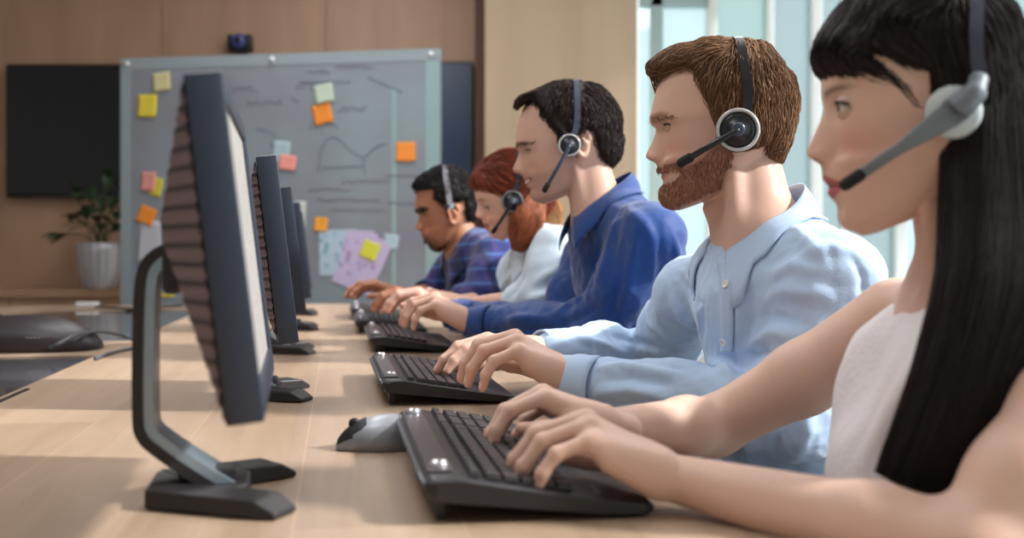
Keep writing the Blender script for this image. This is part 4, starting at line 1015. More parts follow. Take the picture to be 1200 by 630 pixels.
# ------------------------------------------------------------------ people
hairm = mat('hair', (255, 255, 255), .52, attr='Col', spec=.3); skinm = mat('skin', (255, 255, 255), .48, attr='Col', spec=.4, sss=.12, bump=.12, bscale=900)
def shirt_mat(name, col, stripe=None, plaid=None, sc_=1., rough=.8, sheen=.25, trans=0.):
    m = mat(name, col, rough, sheen=sheen, spec=.25, bump=.25, bscale=500); n = m.node_tree.nodes; L = m.node_tree.links.new; b = n['Principled BSDF']
    tc = [x for x in n if x.type == 'TEX_COORD'][0]
    if stripe:
        c2, dir_, f = stripe; vm = n.new('ShaderNodeVectorMath'); vm.operation = 'DOT_PRODUCT'; L(tc.outputs['Object'], vm.inputs[0]); vm.inputs[1].default_value = dir_
        mm = n.new('ShaderNodeMath'); mm.operation = 'MULTIPLY'; mm.inputs[1].default_value = f; L(vm.outputs['Value'], mm.inputs[0]); si = n.new('ShaderNodeMath'); si.operation = 'SINE'; L(mm.outputs[0], si.inputs[0])
        mr = n.new('ShaderNodeMapRange'); mr.inputs['From Min'].default_value = .3; mr.inputs['From Max'].default_value = 1; L(si.outputs[0], mr.inputs['Value'])
        mx = n.new('ShaderNodeMix'); mx.data_type = 'RGBA'; mx.inputs[6].default_value = (*lin(col), 1); mx.inputs[7].default_value = (*lin(c2), 1); L(mr.outputs[0], mx.inputs[0]); L(mx.outputs[2], b.inputs['Base Color'])
    if plaid:
        out = None; base = (*lin(col), 1); prev = None
        for (c2, dir_, f, th) in plaid:
            vm = n.new('ShaderNodeVectorMath'); vm.operation = 'DOT_PRODUCT'; L(tc.outputs['Object'], vm.inputs[0]); vm.inputs[1].default_value = dir_
            mm = n.new('ShaderNodeMath'); mm.operation = 'MULTIPLY'; mm.inputs[1].default_value = f; L(vm.outputs['Value'], mm.inputs[0]); si = n.new('ShaderNodeMath'); si.operation = 'SINE'; L(mm.outputs[0], si.inputs[0])
            mr = n.new('ShaderNodeMapRange'); mr.inputs['From Min'].default_value = th; mr.inputs['From Max'].default_value = min(1, th+.2); mr.inputs['To Max'].default_value = .75; L(si.outputs[0], mr.inputs['Value'])
            mx = n.new('ShaderNodeMix'); mx.data_type = 'RGBA'; mx.inputs[7].default_value = (*lin(c2), 1); L(mr.outputs[0], mx.inputs[0])
            if prev is None: mx.inputs[6].default_value = base
            else: L(prev, mx.inputs[6])
            prev = mx.outputs[2]
        L(prev, b.inputs['Base Color'])
    return m
def person(h, S, hands, tone, label, vox=.0021, lid=10, low=-24, ears=None, iris=(70, 60, 50), coarse=.0035, it=2, **pk):
    parts = [(h.V, h.Fq[:, :4])]
    V, F = S.mesh(coarse, .03); parts.append((V, fixn(V, F))); nails = []
    for a in hands:
        H = SDF(); W, Fd, U, left = a[:4]; nails += hand(H, W, Fd, U, left, **(a[4] if len(a) > 4 else {}))
        V, F = H.mesh(.0018, .02); parts.append((V, fixn(V, F)))
    if ears: parts += h.ear(*ears)
    V, F = union_remesh(parts, vox)
    V = relax(V, F, it, .5)
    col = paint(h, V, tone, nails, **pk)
    ex = h.lids(lid, low); b = len(V); VV = [V]; FF = [F]; cc = [col]; dk = np.array(lin(tone))*.80
    for (v, f) in ex: VV.append(v); FF.append(f+b); b += len(v); cc.append(np.tile(dk, (len(v), 1)))
    me = mesh_np(np.vstack(VV), np.vstack(FF)); setcol(me, np.vstack(cc)); o = link('person', me, skinm); tag(o, label, 'person', None)
    h.eyes(o, iris=iris)
    lash = []                                        # upper lash line
    for sd in (1, -1):
        c = A(h.eyef-.0098, sd*.0305, h.eye[1]); el = math.radians(lid); md_ = math.radians((lid+low)/2); pts = []
        for q in range(9):
            az = math.radians(-72+144*q/8); e2 = md_+(el-md_)*max(0, math.cos(az*90/78))**.7; pts.append(h.world(c+.0139*h.ek*A(math.cos(az)*math.cos(e2), math.sin(az)*math.cos(e2), math.sin(e2))))
        lash.append(pts)
    for pts in lash:
        b = MB(); b.tube(pts, .0011*(h.ek**2), 5); b.build('eyelashes', mat('lash', (34, 22, 18), .6), o, smooth=True)
    return o, (V, F)
def garment(nm, S, m, parent, h=.004, folds=None, rum=None, it=1, pad=.05):
    V, F = S.mesh(h, pad); F = fixn(V, F); V = relax(V, F, it, .5)
    for r in (rum or []): V = rumple(V, F, *r)
    if folds: V = strokes(V, F, folds); V = relax(V, F, 1, .4)
    me = mesh_np(V, F); o = link(nm, me, m, parent); return o, V, F
def ring(nm, m, parent, c, ax, r0, r1, L, th=.003, flat=None, flatdir=None, gap=None, seg=40):
    """an open band of cloth round an axis, e.g. a cuff"""
    ax = unit(ax); a = unit(np.cross(ax, A(0, 0, 1))); b_ = np.cross(ax, a); V = []; n = seg; rows = [(r0, 0), (r0+.001, .12), ((r0+r1)/2+.0012, .5), (r1+.001, .9), (r1, 1), (r1-th, 1), (r0-th, 0)]
    for r, t in rows:
        for k in range(n):
            q = 2*math.pi*k/n; wob = 1+.02*math.sin(3*q+1); V.append(c+ax*L*t+r*wob*(math.cos(q)*a*(flat or 1)+math.sin(q)*b_))
    R = len(rows); F = [(i*n+k, i*n+(k+1) % n, ((i+1) % R)*n+(k+1) % n, ((i+1) % R)*n+k) for i in range(R) for k in range(n)]
    b = MB(); b.add(V, F); return b.build(nm, m, parent, smooth=True)
def collar(parent, m, top, bot, tip, th=.0025, open_=26, Fd=None, Ld=None):
    """top/bot: functions phi -> world point, phi 0 at the throat and 180 at the nape, for either side"""
    V = []; n = 40; k = 7; F = []
    phs = [open_+(360-2*open_)*i/n for i in range(n+1)]
    for ph in phs:
        p, q = top(ph), bot(ph)
        for j in range(k+1):
            t = j/k; mid = p+(q-p)*t; out = unit((q-p)*0+((p+q)/2-(top(ph)+top(ph+180))/2)*A(1, 1, 0)); V.append(mid+out*.006*math.sin(math.pi*t))
    for i in range(n):
        for j in range(k): F.append((i*(k+1)+j, i*(k+1)+j+1, (i+1)*(k+1)+j+1, (i+1)*(k+1)+j))
    sv = bvh_of([v.co for v in parent.data.vertices], [list(p.vertices) for p in parent.data.polygons])
    for i in range(len(V)):
        hq = sv.find_nearest(Vector(V[i])); nn = np.array(hq[1]); hp = np.array(hq[0]); dd = (V[i]-hp)@nn; j = i % (k+1); lim = .0045 if j > 0 else .001
        if hq[3] < .06 and dd < lim: V[i] = V[i]+nn*(lim-dd)
    V = list(relax(np.array(V), np.array(F), 1, .3))
    me = mesh_np(V, F); o = link('collar', me, m, parent); md = o.modifiers.new('s', 'SOLIDIFY'); md.thickness = th; md.offset = 0
    return o
def button(parent, p, nrm, m, r=.0055):
    b = MB(); b.lathe([(.0008, .0012), (r*.6, .0012), (r*.7, .002), (r, .0016), (r, 0), (.0008, 0)], p, nrm, 18); return b.build('button', m, parent, smooth=True)
def drape(bv, left, right, n, off, th, nm, m, parent, smooth=True):
    """a strip of cloth laid on a surface between two pixel paths"""
    Lp = catmull(left, n); Rp = catmull(right, n); V = []; k = 3
    for a, c in zip(Lp, Rp):
        row = []
        for j in range(k+1):
            q = a+(c-a)*j/k; hh = cast(bv, q[0], q[1])
            row.append(None if hh is None else hh[0]+hh[1]*off)
        V.append(row)
    V = [r for r in V if all(x is not None for x in r)]; F = []; n2 = len(V)
    for i in range(n2-1):
        for j in range(k): F.append((i*(k+1)+j, i*(k+1)+j+1, (i+1)*(k+1)+j+1, (i+1)*(k+1)+j))
    VV = [x for r in V for x in r]; b = MB(); b.add(VV, F); o = b.build(nm, m, parent, smooth=smooth); md = o.modifiers.new('s', 'SOLIDIFY'); md.thickness = th; md.offset = -1; return o
hb = mat('headset_black', (28, 30, 36), .32, spec=.5); hs = mat('headset_silver', (205, 208, 210), .28, metal=.35); hc = mat('ear_foam', (22, 22, 26), .8); hbl = mat('headset_blue_grey', (62, 72, 90), .3)
def headset(h, label, cup, rc, mid, topl, mic, lat=.079, boom_from=None, m_band=None, m_ring=None, m_disc=None, near=True, style='ring', bw=.0055, br=.0042, micL=.022, pad=.006, topz=0., hairo=None, boff=.0035):
    """cup: pixel of the ear cup; mid: pixels the band passes on the viewer's side; topl: pixel of the band's crown; mic: pixel of the microphone tip"""
    e = empty('headset', h.c); tag(e, label, 'headset', None)
    def lk(b, nm, m, par=e, **k):
        b.V = [tuple(A(*v)-h.c) for v in b.V]; return b.build(nm, m, par, **k)
    mb, mr_, md_ = m_band or hb, m_ring or hs, m_disc or hb
    cl = lambda p, lt: h.loc(h.side_loc(p[0], p[1], lt))
    c0 = cl(cup, lat+.016)
    tp = h.loc(h.side_loc(topl[0], topl[1], 0)); mids = [cl(p, l_) for p, l_ in mid]
    pts = [A(c0[0], lat+.020, c0[2])]+[A(*q) for q in mids]+[A(tp[0], 0, tp[2]+topz)]
    half = pts+[q*A(1, -1, 1) for q in pts[:-1]][::-1]; arc = catmull(half, 7)
    # flat band following the arc
    W = h.world(arc)
    if hairo is not None:
        hv = bvh_of([v.co for v in hairo.data.vertices], [list(p.vertices) for p in hairo.data.polygons]); rr = []; zc = c0[2]-.005
        for q in arc:
            d_ = unit(A(0, q[1], q[2]-zc)); far = h.world(A(q[0], 0, zc)+d_*.25); dw = h.world(d_)-h.c
            hit = hv.ray_cast(Vector(far), Vector(-dw), .25); rr.append(None if hit[0] is None else .25-hit[3])
        base = [math.hypot(q[1], q[2]-zc) for q in arc]
        val = [max(r_, b_*.9) if r_ is not None else b_ for r_, b_ in zip(rr, base)]
        val = np.array(val)+boff; n_ = len(val)
        for i in range(n_):
            if i < 5 or i > n_-6: val[i] = max(base[i], val[i]) if rr[i] is None or True else val[i]
        for _ in range(3): val[1:-1] = np.maximum(val[1:-1], (val[:-2]+val[1:-1]+val[2:])/3)
        arc = np.array([A(q[0], *(A(q[1], q[2]-zc)/max(b_, 1e-6)*v_+A(0, zc))) for q, b_, v_ in zip(arc, base, val)]); W = h.world(arc)
    V = []; n = len(W); tg = np.gradient(W, axis=0); tg /= np.linalg.norm(tg, axis=1)[:, None]
    for i in range(n):
        s_ = unit(h.F-tg[i]*(h.F@tg[i])); o_ = np.cross(tg[i], s_)
        for (a, c_) in ((-1, -1), (1, -1), (1, 1), (-1, 1)): V.append(W[i]+s_*bw*a+o_*.0013*c_)
    F = [(i*4+k, i*4+(k+1) % 4, (i+1)*4+(k+1) % 4, (i+1)*4+k) for i in range(n-1) for k in range(4)]+[(0, 1, 2, 3), ((n-1)*4+3, (n-1)*4+2, (n-1)*4+1, (n-1)*4)]
    b = MB(); b.add(V, F); o = lk(b, 'headband', mb, smooth=True); autosmooth(bpy.data.objects[o.name], .7)
    for sd in ((1, -1) if near else (-1,)):
        cw = h.world(A(c0[0], sd*(lat+.002), c0[2])); ax = h.N*sd+h.F*.10; ax = unit(ax)
        b = MB(); b.lathe([(.001, -.004), (rc*.80, -.004), (rc*.98, .002), (rc*1.0, .008), (rc*.9, .013), (rc*.3, .013)], cw, ax, 40); lk(b, 'ear_cushion', hc if style == 'ring' else mat('cushion_white', (196, 208, 212), .5), smooth=True)
        b = MB()
        if style == 'ring':
            b.lathe([(rc*.80, .012), (rc*.84, .0165), (rc*.93, .0175), (rc*.985, .0145), (rc*.95, .010), (rc*.80, .010)], cw, ax, 48); lk(b, 'ring', mr_, smooth=True)
            b = MB(); b.lathe([(.001, .0195), (rc*.20, .0205), (rc*.36, .020), (rc*.42, .0175), (rc*.62, .0165), (rc*.80, .0145), (rc*.82, .008), (.001, .008)], cw, ax, 40); d = lk(b, 'ear_cup', md_, smooth=True)
            b = MB(); b.lathe([(.001, .0225), (rc*.22, .0225), (rc*.30, .0215), (rc*.34, .019)], cw, ax, 32); lk(b, 'hub', hbl, d, smooth=True)
        else:
            b.lathe([(.001, .021), (rc*.30, .0215), (rc*.36, .0205), (rc*.38, .0215), (rc*.44, .0215), (rc*.50, .018), (rc*.52, .009), (.001, .009)], cw, ax, 40); d = lk(b, 'ear_cup', md_, smooth=True)
    if not near:
        cw = h.world(A(c0[0], lat+.000, c0[2])); b = MB(); b.lathe([(.001, -.003), (.012, -.002), (.014, .002), (.012, .006), (.001, .007)], cw, h.N, 24); lk(b, 'temple_pad', mat('pad_clear', (150, 170, 190), .4), smooth=True)
    sd = 1 if near else -1
    if near: tipw = cl(mic, lat-.008)
    else: tipw = cl(mic, 0)*A(1, 0, 1)+A(0, -(lat-.02), 0)
    s0 = A(c0[0], sd*(lat+.021), c0[2]); s1 = tipw
    mid_ = (s0+s1)/2+A(0, sd*.012, -.004*0)
    dr = unit(s1-s0); pts = catmull([s0, mid_, s1-dr*micL*.9], 8)
    b = MB()
    if style == 'ring': b.tube([h.world(q) for q in pts], br, 10)
    else:
        k = len(pts); rr = [br*(2.3-1.3*min(1, i/(k*.45))) for i in range(k)]; Wp = h.world(pts); V = []; tg = np.gradient(Wp, axis=0); tg /= np.linalg.norm(tg, axis=1)[:, None]
        for i in range(k):
            o_ = unit(h.N-tg[i]*(h.N@tg[i])); s_ = np.cross(tg[i], o_)
            for q in range(12):
                th = 2*math.pi*q/12; V.append(Wp[i]+s_*rr[i]*math.cos(th)+o_*.0026*math.sin(th))
        b.add(V, [(i*12+q, i*12+(q+1) % 12, (i+1)*12+(q+1) % 12, (i+1)*12+q) for i in range(k-1) for q in range(12)]+[tuple(range(12)), tuple(range((k-1)*12, k*12))])
    lk(b, 'boom', mb if style == 'ring' else md_, smooth=True)
    b = MB(); q0, q1 = s1-dr*micL, s1; r_ = br*1.45 if style == 'ring' else br*1.12
    b.tube([h.world(q0+(q1-q0)*t) for t in (-.05, 0, .08, .3, .8, .95, 1.)], [br*.9, r_*.8, r_, r_, r_, r_*.8, r_*.35], 14); lk(b, 'microphone', hc, smooth=True)
    if style != 'ring':
        # arm that joins the cup to the band
        b = MB(); q = [h.world(A(c0[0], lat+.0205, c0[2])), h.world(mids[0]*A(1, 0, 1)*.5+A(c0[0], 0, c0[2])*.5+A(-.004, lat+.022, 0)), h.world(mids[0]+A(0, .001, 0))]
        b.tube(catmull(q, 6), [br*2.2]*4+[br*2.0]*4+[br*1.6]*5, 12, flat=(1, 1)); lk(b, 'yoke', md_, smooth=True)
    return e
def stool(x, y, yaw, lab):
    e = empty('stool', (x, y, 0), yaw); tag(e, lab, 'stool', 'stools at the table')
    b = MB(); b.lathe([(.001, .44), (.17, .44), (.195, .43), (.20, .41), (.195, .385), (.17, .375), (.001, .375)], (0, 0, 0), (0, 0, 1), 32); b.build('seat', mat('seat_fabric', (60, 62, 68), .8), e, smooth=True)
    b = MB(); b.lathe([(.001, .376), (.03, .376), (.03, .06), (.05, .05), (.05, .03), (.001, .03)], (0, 0, 0), (0, 0, 1), 20); b.build('column', mat('stool_steel', (150, 152, 156), .3, metal=.8), e, smooth=True)
    b = MB()
    for k in range(5):
        a = 2*math.pi*k/5; b.tube([(0, 0, .045), (.14*math.cos(a), .14*math.sin(a), .035), (.27*math.cos(a), .27*math.sin(a), .014)], [.02, .016, .012], 8)
    b.build('foot_star', mat('stool_steel', (150, 152, 156), .3, metal=.8), e, smooth=True)
def trousers(parent, pel, F, L, col, skirt=False, shoe=(30, 26, 24)):
    S = SDF(); k = 0; kn = {}
    S.cone(pel+A(0, 0, .02)+L*.06, pel+A(0, 0, .02)-L*.06, .115, .115, .03)
    for sd in (1, -1):
        hp = pel+L*.085*sd+A(0, 0, -.01); knee = hp+F*.42+L*.03*sd; knee[2] = .50; ank = knee+F*.02; ank[2] = .12
        S.chain([hp, knee, ank], [.088, .062, .048], .03); kn[sd] = ank
    o, V, Fq = garment('trousers', S, mat('trousers_%d_%d_%d' % col, col, .85), parent, h=.009, pad=.05)
    for sd in (1, -1):
        a = kn[sd]; S = SDF(); S.chain([a*A(1, 1, 0)+A(0, 0, .05), a*A(1, 1, 0)+F*.06+A(0, 0, .045), a*A(1, 1, 0)+F*.17+A(0, 0, .035)], [.042, .040, .034], .02); S.cone(a*A(1, 1, 0)+A(0, 0, .05), a*A(1, 1, 0)+A(0, 0, .10), .04, .042, .02)
        V, Fq = S.mesh(.007); V[:, 2] = np.maximum(V[:, 2], .002); link('shoe', mesh_np(V, fixn(V, Fq)), mat('shoe', shoe, .4), parent)
def tress(nm, parent, pts, rad, F, N, col, n=1400, r=.0012, wav=.004, core=True, flare=1.):
    """a mass of long hair: a solid core with strands over it; rad = (half width along F, half depth along N) per point"""
    Pc = catmull(pts, 8); Rd = catmull(rad, 8); k = len(Pc); seg = 28; base = np.array(lin(col)); V = []; tg = np.gradient(Pc, axis=0); tg /= np.linalg.norm(tg, axis=1)[:, None]
    def fr(i): a = unit(F-tg[i]*(F@tg[i])); b = unit(N-tg[i]*(N@tg[i])-a*(N@a)); return a, b
    FR = [fr(i) for i in range(k)]
    for i in range(k):
        a, b = FR[i]
        for j in range(seg):
            th = 2*math.pi*j/seg; w = 1+.05*math.sin(5*th+2)+.03*math.sin(11*th); V.append(Pc[i]+w*(a*math.cos(th)*Rd[i][0]+b*math.sin(th)*Rd[i][1]))
    Fc = [(i*seg+j, i*seg+(j+1) % seg, (i+1)*seg+(j+1) % seg, (i+1)*seg+j) for i in range(k-1) for j in range(seg)]+[tuple(range(seg))[::-1], tuple(range((k-1)*seg, k*seg))]
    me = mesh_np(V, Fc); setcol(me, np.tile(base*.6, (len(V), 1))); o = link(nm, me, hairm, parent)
    paths = []; rs = []; cs = []
    for _ in range(n):
        th = random.uniform(0, 2*math.pi); rr = random.uniform(.93, 1.05); i0 = random.choice([0, 0, 0, int(k*.2), int(k*.4)]); i1 = min(k-1, i0+int(k*random.uniform(.5, 1.))); ph = random.uniform(0, 6); dth = random.uniform(-.25, .25); pts_ = []
        for i in range(i0, i1+1, max(1, (i1-i0)//11)):
            a, b = FR[i]; t = th+dth*(i-i0)/k; w = rr*(1+.05*math.sin(5*t+2)+.03*math.sin(11*t)); q = Pc[i]+w*(a*math.cos(t)*Rd[i][0]+b*math.sin(t)*Rd[i][1]); pts_.append(q+a*wav*math.sin(ph+i*.25)*.5)
        if len(pts_) < 3: continue
        paths.append(pts_); rs.append(r*random.uniform(.6, 1.3)); cs.append(base*random.uniform(.55, 1.5))
    link('hair_strands', strand_mesh(paths, rs, cs), hairm, o); return o
def mens_collar(sh, m, c, r, Fc, Lc, zf=-.048, zr=.098, drop=.044, open_=14, tipf=1., lift=0.):
    def top(ph):
        a = math.radians(ph); c_ = .5-.5*math.cos(a); return c+Fc*r*math.cos(a)*.92+Lc*r*math.sin(a)*.95+A(0, 0, zf+zr*c_**.9)
    def bot(ph):
        a = math.radians(ph); p = top(ph); out = Fc*math.cos(a)*.95+Lc*math.sin(a); fr = max(0, math.cos(a))**3*tipf
        return p+out*(.016+.012*abs(math.sin(a)))+A(0, 0, -drop-.030*fr-.010*abs(math.sin(a)))+Lc*math.copysign(1, math.sin(a))*.046*fr-Fc*.010*fr
    return collar(sh, m, top, bot, None, open_=open_)
# ---- the woman with long black hair in the white top
def black_haired_woman():
    h = Head((1080, 115), 1.05,
        [(1075,-14),(1030,-8),(994,15),(973,48),(964,85),(962.5,112),(965,131),(956,154),(946,182),(962,194.5),(964,210),(970.5,219.5),(970,228),(981,241),(981.5,256),(988,267.5),(1004,273)],
        [(1075,-14),(1120,-8),(1158,15),(1180,50),(1190,85),(1190,112),(1188,130),(1183,150),(1175,170),(1168,180),(1160,190),(1152,196),(1145,202),(1137,208),(1127,216),(1116,224),(1104,232)],
        (1001, 131), yaw=7, ek=1.18, male=False, wscale=.95)
    F = A(-1, 0, 0); Lt = A(0, -1, 0)
    neck0, neck1 = P(1122, 190, 1.06), P(1140, 345, 1.08)
    SR, ER, WR = P(1052, 374, 1.25), P(836, 500, 1.33), P(722, 500, 1.21)
    SL, EL, WL = P(1258, 488, .87), P(1140, 648, .84), P(790, 560, 1.0)
    Cu, Cl, Pe = P(1140, 415, 1.06), P(1090, 560, 1.05), A(.43, 1.05, .53)
    S = SDF(); S.cone(neck0, neck1, .046, .047, .02); S.cone(neck1, Cu, .05, .07, .03)
    S.cone(Cu, Cl, .078, .072, .03, Lt, 1.45); S.cone(Cl, Pe, .072, .09, .03, Lt, 1.3)
    S.cone(neck1, SL, .035, .036, .04); S.cone(neck1, SR, .035, .036, .04)
    S.cone(P(1090, 235, 1.01), P(1092, 352, 1.03), .009, .008, .02)
    S.cone(P(1088, 356, 1.09), (SR+Cu)/2+A(-.03, 0, .03), .010, .010, .02)
    S.chain([SR, (SR+ER)/2+A(0, 0, -.004), ER], [.046, .040, .034], .02); S.chain([ER, ER+(WR-ER)*.3, WR], [.034, .034, .0215], .015)
    S.chain([SL, (SL+EL)/2, EL], [.046, .041, .036], .02); S.chain([EL, EL+(WL-EL)*.3, WL], [.036, .035, .0215], .015)
    HL = (WL, P(655, 490, 1.02)-WL, A(-.05, .10, 1), True, dict(pitch=(44, 78, 98), s=1.02, spread=.8, lift=(-4, 0, 2, 4), slim=.92))
    HR = (WR, P(648, 474, 1.21)-WR, A(-.05, .12, 1), False, dict(pitch=(46, 78, 96), s=.96, lift=(-6, 0, 0, 5), slim=.92))
    o, VF = person(h, S, [HL, HR], (220, 184, 166), 'woman with long black hair in a sleeveless white top, nearest to the viewer', vox=.0019, lid=16, low=-20, iris=(70, 56, 44),
        lip=(178, 84, 92), blush=1.6, brow=((70, 46, 38), .0170, .05, .0034), it=3)
    hm = hairm
    ho = hair(h, o, [(940,84),(960,91),(985,95),(1010,98),(1030,104),(1048,114),(1062,132),(1066,132),(1052,112),(1034,96),(1016,78),(1030,82),(1055,92),(1080,98),(1080,125),(1092,150),(1100,168),(1118,190),(1122,240),(1200,250),(1230,100),(1190,-30),(1000,-50),(940,20)],
        [(954,78),(953,68),(958,52),(975,24),(990,8),(1012,-8),(1040,-22),(1080,-28),(1125,-24),(1165,-8),(1190,8),(1203,50),(1208,100),(1206,150),(1196,200),(1150,245),(1080,270),(1000,260),(960,180),(958,100)],
        (36, 26, 28), [(960,80,.2,1),(975,40,-.7,.8),(1000,60,-.9,.5),(1010,90,.95,.3),(1040,60,.6,.5),(1050,110,.8,.9),(1060,20,-.8,.3),(1100,60,.2,1),(1150,40,.3,1),(1170,120,.05,1),(1130,160,0,1),(1090,110,.3,.9)],
        n=5500, L=.10, r=.0007, side=.013, mathair=hm, lift=.002, steps=9, jit=.08, rand=.1)
    tress('long_hair', o, [P(1160, 60, 1.02), P(1166, 160, .985), P(1170, 260, .955), P(1166, 345, .925), P(1132, 450, .915), P(1076, 575, .925)], [(.034, .030), (.040, .034), (.044, .034), (.044, .030), (.040, .026), (.034, .016)], A(-1, .2, 0), A(-.2, -1, 0), (34, 27, 30), n=5000, r=.0007)
    tress('long_hair', o, [P(1175, 60, 1.12), P(1190, 200, 1.13), P(1205, 350, 1.14), P(1220, 480, 1.13)], [(.035, .05), (.035, .06), (.034, .065), (.025, .05)], A(-1, .2, 0), A(-.2, -1, 0), (34, 27, 30), n=500, r=.0012)
    headset(h, 'grey headset with white ear cushion, worn by the woman with long black hair', (1120, 130), .0235, [((1147, 92), .090), ((1143, 50), .080)], (1138, -26), (985, 220), lat=.078, m_band=mat('headset_dark_grey', (58, 62, 78), .35), m_disc=mat('headset_grey', (112, 122, 130), .5, metal=.1), style='open', bw=.0058, br=.0052, micL=.024, hairo=ho, boff=.004)
    m = mat('white_top', (226, 222, 226), .85, bump=.5, bscale=160, sheen=.2)
    S = SDF(); S.cone(Cu+A(.012, 0, -.01), Cl, .084, .084, .03, Lt, 1.35); S.cone(Cl, Pe, .082, .10, .04, Lt, 1.3)
    S.cone(P(1106, 416, 1.05)+Lt*.045, P(1106, 416, 1.05)-Lt*.045, .050, .050, .03)
    for sd in (1, -1): S.ell(P(1085, 470, 1.05)+A(0, .072*sd, 0), (F, Lt, A(0, 0, 1)), (.06, .06, .06), .04)
    for sd, sh_ in ((1, SR), (-1, SL)):
        q0 = A(*Cu)+A(-.062, .080*sd, .0); q1 = neck1*A(1, 0, 1)+A(-.028, Cu[1]+.085*sd, -.015); q2 = Cu+A(.05, .085*sd, .035)
        S.chain([q0, q1, q2, q2+A(.02, 0, -.06)], [.022, .016, .018, .03], .02, Lt, 1.3)
    sh, V, Fq = garment('sleeveless_top', S, m, o, h=.0035, folds=[([(1090,400),(1050,470),(1010,545)], .012, .004), ([(1100,430),(1070,490),(1040,555)], .010, -.004)], rum=[(.0018, 20., (1, 1, .6), 2.)])
    trousers(o, A(.45, 1.05, .54), F, A(0, -1, 0), (44, 44, 50))
    stool(.46, 1.05, 0, 'grey stool under the woman with long black hair')
black_haired_woman()
